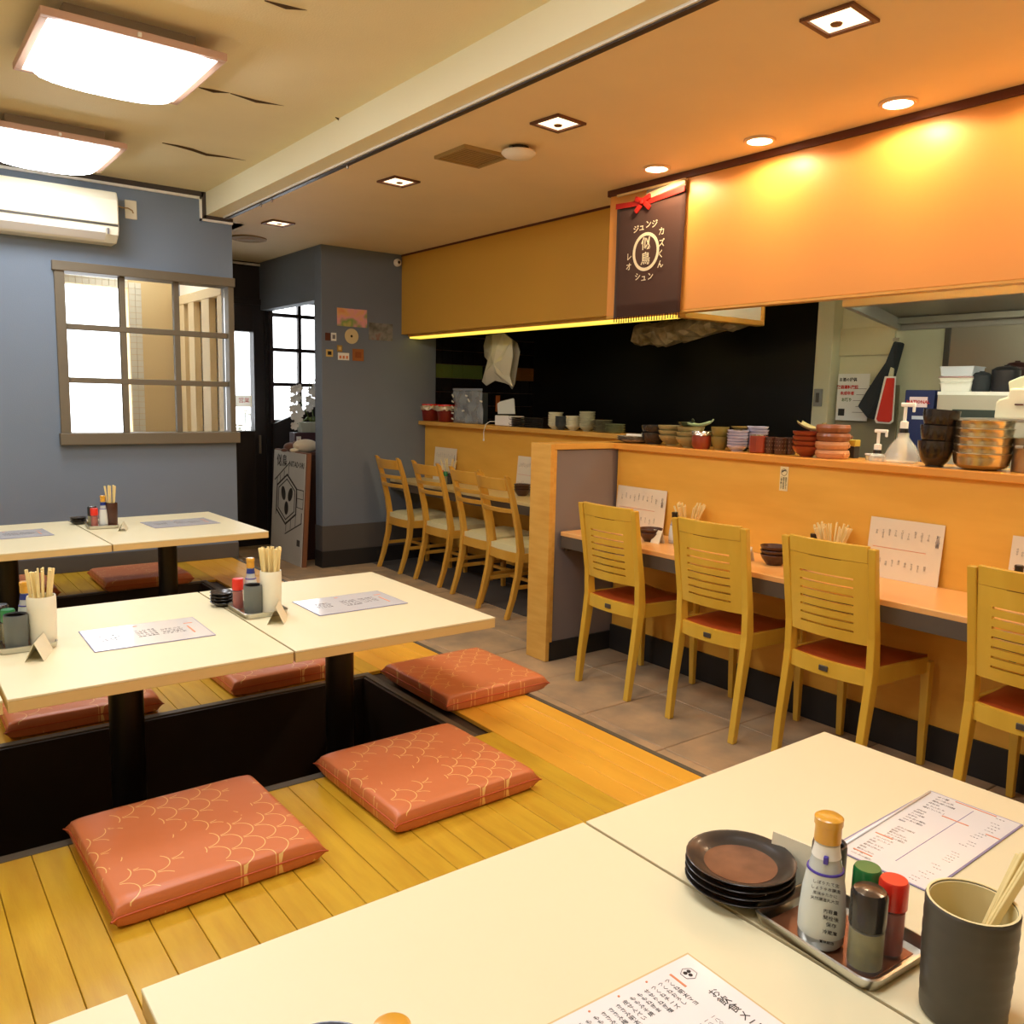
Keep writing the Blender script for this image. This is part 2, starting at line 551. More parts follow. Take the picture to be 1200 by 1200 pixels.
# curtain rail along the beam
cr = thing('curtain_rail', 'thin dark curtain rail running along the ceiling beside the beam', 'curtain rail', (1.93, 0, ZC))
B().box(-.014, .014, -.5, 5.62, -.016, 0).build('rail', mat('rail_dark', '#3E332C', .4), cr, bevel=.002)
B().box(-.022, -.014, -.5, 5.62, -.010, 0).build('rail_lip', white_m, cr)
for (a, b) in ((305, 232), (294, 238), (395, 192)):
    p = at(a, b, z=ZC-.02)
    B().lathe([(.004, 0), (.007, -.006), (.005, -.016), (.002, -.018)], 10).build('runner', dsteel_m, cr, loc=(0, p.y, -.016), smooth=True)

# ------------------------------------------------------------------ window wall (north) with opening
WX0, WX1, WZ0, WZ1 = .930, 1.976, 1.016, 2.084
wn = struct(B().box(XW, WX0, YN, YN+.11, 0, ZU+.05).box(WX0, XS+.025, YN, YN+.11, 0, WZ0).box(WX0, XS+.025, YN, YN+.11, WZ1, ZU if False else ZC).box(WX0, 1.815, YN, YN+.11, ZC, ZU+.05).build('wall_north', wallN_m))
struct(B().box(XW, XS+.025, YN-.014, YN, ZR, ZR+.10).build('baseboard_north', base_m, bevel=.003))
wr = sroot('window_1', (0, YN-.02, 0))
fw = .055
mb = B().box(WX0, WX0+fw, 0, .14, WZ0, WZ1).box(WX1-.035, WX1+.002, 0, .14, WZ0, WZ1)
mb.build('window_frame', frame_m, wr, bevel=.004)
B().box(WX0-.01, WX1+.008, -.012, .15, WZ1-.055, WZ1).build('window_head', frame_m, wr, bevel=.003)
B().box(WX0-.01, WX1+.018, -.03, .15, WZ0, WZ0+.07).build('window_sill', frame_m, wr, bevel=.004)
ix0, ix1, iz0, iz1 = WX0+fw, WX1-.035, WZ0+.07, WZ1-.055
pwid = (ix1-ix0)/3; ph = (iz1-iz0)/3
for i in (1, 2): B().box(ix0+i*pwid-.017, ix0+i*pwid+.017, .03, .07, iz0, iz1).build('muntin', frame_m, wr, bevel=.003)
for i in (1, 2): B().box(ix0, ix1, .028, .072, iz0+i*ph-.017, iz0+i*ph+.017).build('muntin', frame_m, wr, bevel=.003)
for i in range(3):
    for j in range(3):
        B().box(ix0+i*pwid+.012, ix0+(i+1)*pwid-.012, .047, .052, iz0+j*ph+.012, iz0+(j+1)*ph-.012).build('pane', cglass_m, wr)

# nook seen through the window: bright opening, cream return, lattice
xo0, xo1 = at(77, 400, y=YE).x, at(152, 400, y=YE).x
zo1, zo0 = at(110, 334, y=YE).z, .9
xc1 = 2.10
nk = struct(B().box(-1.6, xo0-.1, YE, YE+.1, 0, ZC).box(xo1, xc1, YE, YE+.1, 0, ZC).box(xo0-.1, xo1, YE, YE+.1, zo1, ZC).box(xo0-.1, xo1, YE, YE+.1, 0, zo0).build('wall_entrance', nook_m))
struct(B().box(-1.6, 1.45, YN+.11, YE+.1, ZC, ZC+.04).box(1.45, xc1+.01, YN+.11, 6.2, ZC, ZC+.04).build('ceiling.002', nook_m))  # unseen roof added to dim the nook, cut back to let sky light in
struct(B().box(-1.7, -1.6, YN+.11, YE+.1, 0, ZC).build('wall_nook', nook_m))
struct(B().box(-1.6, xc1, YN+.11, YE+.1, -.03, 0).build('floor.001', tile_m))
# small white tiles round the opening
nt_ = 0
ts = .047
def wt(x, z):
    B().box(0.0015, ts-.0015, -.008, 0, .0015, ts-.0015).build('tile', wtile_m, nk, loc=(x, YE, z))
for j in range(int((zo1-zo0)/ts)+2):
    for i in range(2):
        wt(xo1+.004+i*ts, zo1-(j-1)*ts-ts); nt_ += 1
for i in range(int((xo1-xo0)/ts)+1):
    for j in range(2): wt(xo1-ts-i*ts, zo1+j*ts)
# lattice side
lt = struct(B().box(xc1+.03, xc1+.035, 6.16, YE, 0, ZC).build('wall_lattice', mat('lattice_backing', '#FFF6E4', .6)))
yb = [at(px, 450, x=xc1).y for px in (205, 213, 225, 231, 240, 246, 258, 266)]
for (ya_, yb_2) in ((YE-.01, 7.06), (6.95, 6.81), (6.63, 6.45), (6.27, 6.17)):
    B().box(xc1-.03, xc1+.02, yb_2, ya_, .9, 2.05).build('slat', slat_m, lt, bevel=.003)
for z in (.85, 2.03):
    B().box(xc1-.035, xc1+.025, 6.165, YE-.01, z, z+.07).build('lattice_rail', slat_m, lt, bevel=.003)
for k in range(22):
    B().box(xc1+.021, xc1+.026, 6.165, YE-.01, .95+k*.05, .953+k*.05).build('lattice_wire', nook_m, lt)

struct(B().prism([(1.99, 5.782), (2.012, 5.782), (2.140, 6.175), (2.105, 6.175)], 0, ZC, 'z').build('wall_gap_filler', dark_m))  # added dark filler, keeps the bright nook from showing past the wall end

# ------------------------------------------------------------------ entrance wall, door with slot window, grid window
sx0, sx1 = 2.46, at(297, 450, y=YE).x
sz1, sz0 = 1.869, 1.017
gx0 = at(317, 430, y=YE).x
mb = B()
mb.box(xc1+.035, sx0, YE, YE+.08, -.06, ZC).box(sx1, gx0, YE, YE+.08, -.06, ZC)
mb.box(sx0, sx1, YE, YE+.08, sz1, ZC).box(sx0, sx1, YE, YE+.08, -.06, sz0)
mb.box(gx0, 3.75, YE, YE+.08, -.06, 1.10).box(gx0, 3.75, YE, YE+.08, 2.16, ZC).box(3.7, 4.2, YE, YE+.08, -.06, ZC)
struct(mb.build('wall_entry', dark_m))
dr = sroot('door_1', (0, YE, 0))
B().box(2.43, sx0, -.02, 0, .05, 2.1).box(sx1, sx1+.10, -.02, 0, .05, 2.1).box(sx0, sx1, -.02, 0, sz1, 2.1).box(sx0, sx1, -.02, 0, .05, sz0).build('door_leaf', mat('door_black', '#2B2421', .4), dr, bevel=.002)
B().box(sx0, sx1, .02, .026, sz0, sz1).build('pane', cglass_m, dr)
B().box(2.41, 2.43, -.03, .0, 0, 2.15).box(sx1+.10, sx1+.12, -.03, 0, 0, 2.15).box(2.41, sx1+.12, -.03, 0, 2.1, 2.15).build('door_frame', dark_m, dr, bevel=.002)
B().box(sx1+.03, sx1+.045, -.05, -.02, .82, .98).build('door_handle', dsteel_m, dr, bevel=.003)
nn = thing('paper_notice', 'cream paper notice with red characters on the entrance door glass', 'notice', (at(285, 463, y=YE).x, YE-.03, 1.27))
B().box(-.095, .065, 0, .002, -.045, .055).build('sheet', mat('notice_cream', '#FBF0D0', .6, alpha=.7), nn)
text('営業', .05, redc_m, nn, 'lettering', (-.005, -.002, .01), (1, 0, 0), (0, 0, 1))
fo = thing('flower_bouquet', 'white flowers standing outside behind the entrance door glass', 'flowers', (at(286, 495, y=YE+.25).x, YE+.25, .80))
rf = random.Random(4)
for k in range(11):
    c = Vector((rf.uniform(-.09, .09), rf.uniform(-.05, .05), rf.uniform(.16, .40)))
    mb_ = B()
    mb_.lathe([(.001, -.006), (.022, -.004), (.034, .006), (.026, .010), (.012, .004), (.001, .008)], 7, c)
    o = mb_.build('blossom', mat('outdoor_petal', '#F2F2EE', .7), fo)
    B().tube([(c.x*.3, c.y*.3, 0), c], .003, 5).build('stem', stem_m if 'stem_m' in globals() else slat_m, fo)
B().lathe([(.001, 0), (.06, 0), (.08, .12), (.075, .13), (.001, .13)], 16).build('flower_pot', white_m, fo, smooth=True)
struct(B().box(2.1, 3.6, YE+.12, YE+.5, .74, .80).build('trim_10', nook_m))
ww = sroot('window_2', (0, YE-.02, 0))
gw = .235*1.06
gcol = mat('grid_frame', '#3B2F2D', .4)
gx = [gx0, at(350, 430, y=YE).x, at(350, 430, y=YE).x*2-gx0, 3.70]
gz = [1.02, at(330, 481, y=YE).z*0+1.395, at(330, 431, y=YE).z*0+1.66, 1.955]
gz = [1.10, at(345, 451, y=YE).z, at(345, 411, y=YE).z, at(345, 371, y=YE).z, 2.16]
for z in gz: B().box(gx0-.02, 3.72, -.012, .03, z-.016, z+.016).build('muntin', gcol, ww, bevel=.002)
for x_ in gx: B().box(x_-.016, x_+.016, -.014, .03, 1.09, 2.16).build('muntin', gcol, ww, bevel=.002)
for i in range(3):
    for j in range(4): B().box(gx[i]+.016, gx[i+1]-.016, .006, .010, gz[j]+.016, gz[j+1]-.016).build('pane', cglass_m, ww)
# pipe on the entrance wall
cp = thing('wall_conduit', 'thin white conduit bent down the dark entrance wall under the ceiling', 'pipe', (0, YE-.02, 0))
a = at(275, 306, y=YE-.02); b = at(306, 311, y=YE-.02); c = at(309, 354, y=YE-.02)
B().tube([(a.x-.3, 0, b.z+.002), (b.x-.01, 0, b.z), (b.x, 0, b.z-.012), (b.x, 0, c.z)], .010, 8).build('pipe', white_m, cp, smooth=True)
# sloping dark stair panel below the grid window
struct(B().prism([(2.87, 0), (3.7, 0), (3.7, 1.42), (2.87, 1.08)], YE-.10, YE-.05, 'y').build('wall_stair', dark_m))

# ------------------------------------------------------------------ dark wall (north end of the counter) and its west face with a doorway
XC = 2.80
mb = B()
mb.box(XC, XPL+.1, YD, YD+.12, 0, ZC)
mb.box(XC, XC+.1, YD+.12, YE, 2.058, ZC)
mb.box(XC, XC+.1, YD+.12, 6.235, 0, 2.058)
struct(mb.build('wall_northeast', wallD_m, bevel=.004))
struct(B().box(XC-.012, XPL, YD-.012, YD, 0, .13).box(XC-.012, XC, YD, 6.235, 0, .13).build('baseboard_northeast', base2_m, bevel=.002))
struct(B().box(XC-.007, XPL, YD-.008, YD, .13, .33).box(XC-.007, XC, YD, 6.235, .13, .33).build('trim_4', base_m, bevel=.002))
struct(B().box(4.1, 4.2, YD+.12, YE, 0, ZC).build('wall_hall', dark_m))

# kitchen north wall with black tiles
kn = sroot('wall_kitchen_north')
B().box(XPL+.0, XK, YD+.02, YD+.12, 0, ZC).build('backing', kgrout_m, kn)
tz = .115; txw = .104
x0 = XPL+.065
nti = 0
for j in range(7):
    z0 = 1.05+j*.1145
    green = (j == 5-1)
    for i in range(11):
        xx = x0+i*txw
        mm_ = ktile_m
        if j == 4: mm_ = ktileg_m if i < 5 else (ktileo_m if 7 <= i < 11 else ktile_m)
        B().box(.002, txw-.002, -.006, 0, .002, .1145-.002).build('tile', mm_, kn, loc=(xx, YD+.02, z0))
B().box(XPL, XK, YD+.011, YD+.02, 1.86, ZC).build('upper_panel', kblack_m, kn)
# black east wall / pale recess
ke = struct(B().box(4.87, 4.95, 3.225, YD+.02, 0, ZC).build('wall_kitchen_east', kblack_m))
kw = struct(B().box(XK, XK+.08, YS, 3.225, 0, ZC).build('wall_east', kwall_m))
struct(B().box(XW-.08, XW, YS, YN, 0, ZU).build('wall_west', MATS.get('south_wall') or mat('south_wall', '#EFE8D4', .7)))
struct(B().box(XW-.08, XK+.08, YS-.08, YS, 0, ZU).build('wall_south', mat('south_wall', '#EFE8D4', .7)))

# ------------------------------------------------------------------ bulkheads
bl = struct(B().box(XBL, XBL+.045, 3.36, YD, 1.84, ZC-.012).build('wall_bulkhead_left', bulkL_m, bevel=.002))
struct(B().box(XBL-.004, XBL+.05, 3.36, YD, ZC-.014, ZC).build('trim_5', trimb_m))
br = struct(B().box(XBR, XBR+.05, YS, 3.475, 1.803, ZC-.03).build('wall_bulkhead_right', bulkR_m, bevel=.003))
struct(B().box(XBR-.012, XBR+.05, YS, 3.486, ZC-.032, ZC).build('trim_6', trimb_m, bevel=.002))
struct(B().box(XBR+.0, XBR+.06, YS, 3.475, 1.792, 1.803).build('trim_7', wood_m))
# soffit box behind the left bulkhead, white south end with wood edging
so = sroot('wall_soffit')
B().box(XBL+.05, 4.20, 3.17, 3.21, 1.83, ZC).build('soffit_end', white_m, so)
B().box(XBL+.05, 4.22, 3.155, 3.215, 1.80, 1.83).build('soffit_edge', wood_m, so, bevel=.003)
B().box(4.20, 4.22, 3.155, 3.215, 1.83, ZC).build('soffit_stile', wood_m, so, bevel=.003)
sl = thing('underside_glow', 'narrow yellow glowing strip added for the lit underside of the left bulkhead', 'lamp', (XBL+.07, 0, 1.822))  # added glow standing in for the underside lit from the kitchen
B().box(-.02, .10, 3.24, YD-.02, 0, .02).build('housing', wood_m, sl)
B().box(-.012, .09, 3.26, YD-.03, -.012, 0).build('diffuser', glowy_m, sl, bevel=.003)

# ------------------------------------------------------------------ counter fronts, shelves, partition
struct(B().box(XP, XP+.05, YS, 3.28, 0, ZS-.03).build('wall_counter_right', panel_m, bevel=.001))
struct(B().box(XPL, XPL+.05, 3.44, YD, 0, ZSL-.03).build('wall_counter_left', panel_m, bevel=.001))
struct(B().box(XP-.012, XP, YS, 3.28, 0, .14).build('baseboard_east', base2_m))
struct(B().box(XPL-.012, XPL, 3.44, YD, 0, .14).build('baseboard_east.001', base2_m))
tag(B().prism([(XP-.03, YS+.02), (XP+.27, YS+.02), (XP+.27, 3.36), (XP-.03, 3.36)], ZS-.032, ZS).build('serving_shelf', mat('shelf_wood', '#E9A348', .3, col2='#DF9538', vscale=4, stretch=(4, .6, 4), coat=.3), bevel=.004), 'long orange wood serving shelf over the near counter, crowded with bowls', 'shelf')
tag(B().box(XPL-.07, XPL+.14, 3.44, YD-.005, ZSL-.03, ZSL).build('serving_shelf', wood_m, bevel=.004), 'lighter wood serving shelf over the far counter past the partition', 'shelf')
pt = struct(thing('wall_partition', None, None)); 
B().box(2.745, XPL+.0, 3.292, 3.428, 0, 1.095).build('partition_core', mat('partition_slate', '#857B78', .65, var=.05, vscale=2), pt)
B().box(2.734, 2.76, 3.281, 3.441, 0, 1.128).build('end_board', wood_m, pt, bevel=.003)
B().box(2.76, XPL, 3.281, 3.441, 1.098, 1.128).build('cap_board', wood_m, pt, bevel=.003)
B().box(2.752, 2.778, 3.284, 3.292, 0, 1.098).build('edge_trim', wood_m, pt)
B().box(2.76, XP, 3.28, 3.292, 0, .10).build('partition_base', base2_m, pt)

cr_ = thing('dining_counter', 'long orange dining counter with dark front edge beside the near chairs', 'counter', (2.81, 0, .68))
B().box(0, XP-2.81-.002, YS+.02, 3.278, -.022, 0).build('counter_top', ctop_m, cr_, bevel=.003)
B().box(.002, .03, YS+.02, 3.278, -.082, -.022).build('counter_edge', cfront_m, cr_, bevel=.002)
B().box(.03, .36, 3.255, 3.278, -.10, -.022).build('bracket', cfront_m, cr_)
B().box(.03, .36, 1.1, 1.12, -.12, -.022).build('bracket', cfront_m, cr_)
cl2 = thing('dining_counter', 'cream dining counter along the far panel behind the four cream chairs', 'counter', (3.39, 0, .68))
B().box(0, XPL-3.39-.002, 3.445, YD-.002, -.022, 0).build('counter_top', mat('far_counter_top', '#E6CF90', .35), cl2, bevel=.003)
B().box(.002, .03, 3.445, YD-.002, -.082, -.022).build('counter_edge', cfront_m, cl2, bevel=.002)

# ------------------------------------------------------------------ low tables
def ttop(mb_, x0, x1, y0, y1): return mb_.box(x0, x1, y0, y1, -.030, 0)


def table(x0, x1, y0, y1, pedx, pedy, label, rz=0, ctr=None):
    cx, cy = (x0+x1)/2, (y0+y1)/2
    t = thing('low_table', label, 'table', (cx, cy, 0), rz, 'cream low tables over the foot wells')
    hx, hy = (x1-x0)/2, (y1-y0)/2
    B().box(-hx, hx, -hy, hy, ZT-.006, ZT).build('table_top', lam_m, t, bevel=.001, seg=1)
    B().box(-hx+.0005, hx-.0005, -hy+.0005, hy-.0005, ZT-.034, ZT-.006).build('table_edge', lame_m, t, bevel=.001, seg=1)
    pd_ = B().lathe([(.048, -.14), (.048, ZT-.045)], 24, (pedx-cx, pedy-cy, 0)).build('pedestal', black_m, t, smooth=True)
    B().cbox((pedx-cx, pedy-cy, ZT-.040), (.3, .3, .012)).build('top_plate', black_m, pd_, bevel=.002)
    B().lathe([(.2, -.16), (.2, -.15), (.06, -.135)], 24, (pedx-cx, pedy-cy, 0)).build('foot', black_m, pd_, smooth=True)
    return t


table(.937, 1.64, .144, 1.004, 1.27, .58, 'low cream table nearest the near chairs, sheet menu and condiments on it')
table(.222, .931, .144, 1.004, .57, .58, 'low cream table in the foreground with menu sheet by its near edge')
table(-.50, .207, .144, 1.004, -.15, .58, 'low cream table whose corner shows at bottom left of the frame')
table(.918, 1.605, 2.185, 3.04, 1.25, 2.60, 'middle row low cream table, right one, orange cushions around')
table(.222, .912, 2.185, 3.04, .565, 2.60, 'middle row low cream table, centre one, with white chopstick cup')
table(-.47, .213, 2.185, 3.04, -.12, 2.60, 'middle row low cream table cut by the left frame edge')
table(.868, 1.622, 4.215, 5.09, 1.24, 4.64, 'back row low cream table, right one, before the window wall', rz=R(2))
table(.105, .862, 4.185, 5.06, .50, 4.62, 'back row low cream table, left one, under the window wall', rz=R(2))

# ------------------------------------------------------------------ zabuton cushions
def cushion_mesh(wx, wy, h):
    nx_, ny_ = 14, 14
    mb_ = B(); vs = []
    idx = {}
    def P(u, v, side):
        # u, v in -1..1; nearly boxy with softly rounded rims and pinched corners
        e = max(abs(u), abs(v))
        cor = (abs(u)*abs(v))**14
        rim = max(0, (e-.93)/.07)
        k_ = 1-.018*rim*rim+.012*cor
        th = h/2*(1-.22*rim*rim)*(1-.45*cor)
        th *= 1+.012*math.sin(5*u+3*v)*(1-rim)
        return (u*wx/2*k_, v*wy/2*k_, h/2+side*th)
    N = 18
    for side in (-1, 1):
        for i in range(N+1):
            for j in range(N+1):
                u = -1+2*i/N; v = -1+2*j/N
                u = math.copysign(1-(1-abs(u))**1.7, u); v = math.copysign(1-(1-abs(v))**1.7, v)
                idx[(side, i, j)] = len(vs); vs.append(P(u, v, side))
    fs = []
    for i in range(N):
        for j in range(N):
            for s_ in (-1, 1):
                q = (idx[(s_, i, j)], idx[(s_, i+1, j)], idx[(s_, i+1, j+1)], idx[(s_, i, j+1)])
                fs.append(q if s_ > 0 else q[::-1])
    # edge: middle seam ring slightly outside
    ring = [(i, 0) for i in range(N)]+[(N, j) for j in range(N)]+[(i, N) for i in range(N, 0, -1)]+[(0, j) for j in range(N, 0, -1)]
    mid = []
    for (i, j) in ring:
        a_ = Vector(vs[idx[(1, i, j)]]); c_ = Vector(vs[idx[(-1, i, j)]])
        m_ = (a_+c_)/2
        isc = (i in (0, N)) and (j in (0, N))
        sc = 1.045 if isc else 1.006
        mid.append(len(vs)); vs.append((m_.x*sc, m_.y*sc, m_.z))
    n_ = len(ring)
    for k_ in range(n_):
        l_ = (k_+1) % n_
        a_, b_ = idx[(1, *ring[k_])], idx[(1, *ring[l_])]
        fs.append((a_, mid[k_], mid[l_], b_))
        a_, b_ = idx[(-1, *ring[k_])], idx[(-1, *ring[l_])]
        fs.append((a_, b_, mid[l_], mid[k_]))
    mb_.add(vs, fs)
    return mb_, [vs[q] for q in mid]


cz = None
def cushion(x0, x1, y0, y1, label, rz=0):
    global cz
    WX, WY, HH = .462, .452, .062
    loc = ((x0+x1)/2, (y0+y1)/2, ZR+.001)
    if cz is None:
        cz = thing('floor_cushion', label, 'cushion', loc, rz, 'coral floor cushions round the low tables')
        mb_, seam_ = cushion_mesh(WX, WY, HH)
        cb_ = mb_.build('cushion_body', zab_m, cz, smooth='all')
        B().tube([(*[c*1.002 for c in s_[:2]], s_[2]) for s_ in seam_]+[seam_[0]], .0022, 5, cap=False).build('piping', mat('coral_piping', '#C8603A', .5), cb_, smooth='all')
        return cz
    return clone(cz, loc, rz, label)


cushion(.335, .812, 1.765, 2.235, 'coral wave-pattern floor cushion at lower left, nearest of all', R(1))
cushion(.997, 1.476, 1.775, 2.245, 'coral wave-pattern floor cushion beside the foot well corner, between the two others in front', R(1))
cushion(1.565, 2.035, 2.42, 2.88, 'coral floor cushion at the platform edge nearest the partition', R(90))
cushion(1.0, 1.48, 2.99, 3.45, 'coral floor cushion behind the middle right table pedestal', R(1))
cushion(.29, .77, 2.99, 3.45, 'coral floor cushion beyond the middle row centre table', R(0))
cushion(1.0, 1.47, 4.99, 5.42, 'coral floor cushion against the window wall behind the back right table', R(0))
cushion(.30, .78, 5.0, 5.43, 'coral floor cushion against the window wall, left of the other', R(0))

# ------------------------------------------------------------------ chairs
def slot_panel(wid, z0, z1, bow, th, holes, lean, nu=14):
    """curved board: local y width, z height, bow in -x; holes (z, h, w)"""
    us = sorted(set([-wid/2+wid*i/nu for i in range(nu+1)]+[s_*holes[0][2]/2 for s_ in (-1, 1)] if holes else [-wid/2+wid*i/nu for i in range(nu+1)]))
    zs = [z0, z1]
    for (z, h, w_) in holes: zs += [z-h/2, z+h/2]
    zs = sorted(zs)
    def hole(u, z):
        for (zz, h, w_) in holes:
            if abs(z-zz) < h/2 and abs(u) < w_/2: return True
        return False
    def X(u, z): return -bow*(1-(2*u/wid)**2)+lean(z)
    mb_ = B(); vs = []; ix = {}
    for i, u in enumerate(us):
        for j, z in enumerate(zs):
            ix[i, j, 0] = len(vs); vs.append((X(u, z)-th/2, u, z))
            ix[i, j, 1] = len(vs); vs.append((X(u, z)+th/2, u, z))
    solid = lambda i, j: 0 <= i < len(us)-1 and 0 <= j < len(zs)-1 and not hole((us[i]+us[i+1])/2, (zs[j]+zs[j+1])/2)
    fs = []
    for i in range(len(us)-1):
        for j in range(len(zs)-1):
            if not solid(i, j): continue
            for k_ in (0, 1): fs.append((ix[i, j, k_], ix[i+1, j, k_], ix[i+1, j+1, k_], ix[i, j+1, k_]))
            if not solid(i-1, j): fs.append((ix[i, j, 0], ix[i, j, 1], ix[i, j+1, 1], ix[i, j+1, 0]))
            if not solid(i+1, j): fs.append((ix[i+1, j, 0], ix[i+1, j, 1], ix[i+1, j+1, 1], ix[i+1, j+1, 0]))
            if not solid(i, j-1): fs.append((ix[i, j, 0], ix[i, j, 1], ix[i+1, j, 1], ix[i+1, j, 0]))
            if not solid(i, j+1): fs.append((ix[i, j+1, 0], ix[i, j+1, 1], ix[i+1, j+1, 1], ix[i+1, j+1, 0]))
    return mb_.add(vs, fs)


def seat_board(x0, x1, w0, w1, z0, z1, dish=0, n=8):
    mb_ = B(); vs = []
    N = n
    for t_, zb in ((0, z0), (1, z1)):
        for i in range(N+1):
            for j in range(N+1):
                a = i/N; b = -1+2*j/N
                x_ = x0+(x1-x0)*a; y_ = b*(w0+(w1-w0)*a)/2
                e = max(abs(2*a-1), abs(b))
                z_ = zb-(dish*(1-b*b) if t_ else 0)-(.012*max(0, (e-.8)/.2)**2 if t_ else 0)
                vs.append((x_-(.02*(1-b*b) if i == 0 else 0), y_, z_))
    M_ = (N+1)**2
    q = lambda t_, i, j: t_*M_+i*(N+1)+j
    fs = []
    for i in range(N):
        for j in range(N):
            fs.append((q(1, i, j), q(1, i+1, j), q(1, i+1, j+1), q(1, i, j+1)))
            fs.append((q(0, i, j), q(0, i, j+1), q(0, i+1, j+1), q(0, i+1, j)))
    for i in range(N):
        fs.append((q(0, i, 0), q(0, i+1, 0), q(1, i+1, 0), q(1, i, 0)))
        fs.append((q(0, i, N), q(1, i, N), q(1, i+1, N), q(0, i+1, N)))
        fs.append((q(0, 0, i), q(1, 0, i), q(1, 0, i+1), q(0, 0, i+1)))
        fs.append((q(0, N, i), q(0, N, i+1), q(1, N, i+1), q(1, N, i)))
    return mb_.add(vs, fs)


def chair_near(loc, rz, label):
    t = thing('dining_chair', label, 'chair', loc, rz, 'wooden chairs at the near counter')
    hw = .168
    lean = lambda z: .058-.065*max(0, (z-.43)/.45)
    for s_ in (-1, 1):
        path = [(0, s_*(hw-.002), 0), (.018, s_*hw, .15), (.045, s_*hw, .33), (.057, s_*hw, .43), (.048, s_*hw, .55), (.018, s_*(hw+.003), .72), (-.008, s_*(hw+.006), .872)]
        B().bar(path, .0145, [.014, .017, .022, .024, .019, .015, .013]).build('leg', chair_m, t, bevel=.004)
    for s_ in (-1, 1):
        path = [(.435, s_*.172, 0), (.430, s_*.172, .2), (.425, s_*.172, .41)]
        B().bar(path, [.012, .015, .018], [.012, .015, .018]).build('leg', chair_m, t, bevel=.004)
    holes = [(.565+.0315*i, .0075, .215) for i in range(7)]
    bk = slot_panel(.312, .522, .818, .022, .016, holes, lean).build('backrest', chair_m, t, smooth=True)
    tr_ = slot_panel(.312, .8185, .878, .022, .020, [], lean).build('top_rail', chair_m, t, smooth=True, bevel=.002)
    slot_panel(.27, .8165, .820, .0215, .0195, [], lean).build('groove_line', groove_m, bk)
    B().cbox((-.024, .0, .853), (.003, .024, .010)).build('number_tag', mat('tag_white', '#FFF6D8', .4), tr_)
    # seat rails
    rr_l = slot_panel(.312, .375, .432, .022, .018, [], lambda z: .052).build('rear_rail', chair_m, t, smooth=True)
    for s_ in (-1, 1): B().prism([(.06, .375), (.42, .365), (.42, .425), (.06, .44)], s_*.168-.009, s_*.168+.009, 'y').build('side_rail', chair_m, t, bevel=.003)
    B().box(.412, .432, -.168, .168, .362, .418).build('front_rail', chair_m, t, bevel=.003)
    seat_board(.062, .425, .315, .335, .418, .446, .010).build('seat', rust_m, t, smooth=True)
    B().cbox((.0175, .0, .404), (.006, .036, .020)).build('maker_plate', mat('plate_grey', '#6A6660', .3, .6), rr_l, bevel=.002)
    return t


c1 = chair_near((2.685, 2.80, 0), 0, 'near counter chair beside the partition, slotted back, rust seat')
clone(c1, (2.69, 2.215, 0), R(1), 'second near counter chair from the partition, slotted back and rust seat')
clone(c1, (2.705, 1.69, 0), R(-1), 'third near counter chair from the partition, behind the foreground table corner')
clone(c1, (2.70, 1.015, 0), R(0), 'near counter chair cut by the right edge of the frame')


def chair_far(loc, rz, label):
    t = thing('dining_chair', label, 'chair', loc, rz, 'ladder-back chairs at the far counter')
    hw = .165
    lean = lambda z: .075-.12*max(0, (z-.42)/.46)
    for s_ in (-1, 1):
        path = [(-.02, s_*hw, 0), (.022, s_*hw, .12), (.062, s_*hw, .28), (.075, s_*hw, .42), (.055, s_*hw, .55), (.005, s_*hw, .75), (-.035, s_*hw, .872), (-.05, s_*hw, .888)]
        B().bar(path, .0155, [.015, .018, .021, .023, .020, .017, .014, .008]).build('leg', chairL_m, t, bevel=.005)
    for s_ in (-1, 1):
        B().bar([(.43, s_*.17, 0), (.425, s_*.17, .40)], [.014, .018], [.014, .018]).build('leg', chairL_m, t, bevel=.004)
        B().box(.06, .43, s_*.168-.008, s_*.168+.008, .18, .205).build('stretcher', chairL_m, t, bevel=.003)
    B().box(.23, .25, -.165, .165, .182, .203).build('stretcher', chairL_m, t, bevel=.003)
    tr_ = slot_panel(.31, .795, .868, .022, .020, [], lean).build('top_rail', chairL_m, t, smooth=True, bevel=.003)
    for z in (.735, .668): slot_panel(.31, z-.013, z+.015, .026, .016, [], lean).build('back_slat', chairL_m, t, smooth=True, bevel=.003)
    B().cbox((-.052, 0, .835), (.004, .010, .010)).build('number_tag', MATS['tag_white'], tr_)
    slot_panel(.31, .345, .405, .012, .018, [], lambda z: .068).build('rear_rail', chairL_m, t, smooth=True)
    for s_ in (-1, 1): B().box(.07, .42, s_*.168-.010, s_*.168+.010, .345, .402).build('side_rail', chairL_m, t, bevel=.003)
    B().box(.41, .43, -.165, .165, .345, .400).build('front_rail', chairL_m, t, bevel=.003)
    seat_board(.07, .44, .325, .36, .395, .447, -.008).build('seat', cream_m, t, smooth=True)
    return t


f1 = chair_far((3.10, 4.235, 0), R(-2), 'far counter ladder-back chair nearest the partition, cream seat')
clone(f1, (3.19, 4.66, 0), R(1), 'far counter chair partly hidden behind the one by the partition')
clone(f1, (3.22, 5.21, 0), R(0), 'far counter chair second from the dark wall, cream seat')
clone(f1, (3.215, 5.76, 0), R(0), 'far counter chair next to the dark wall, cream seat')

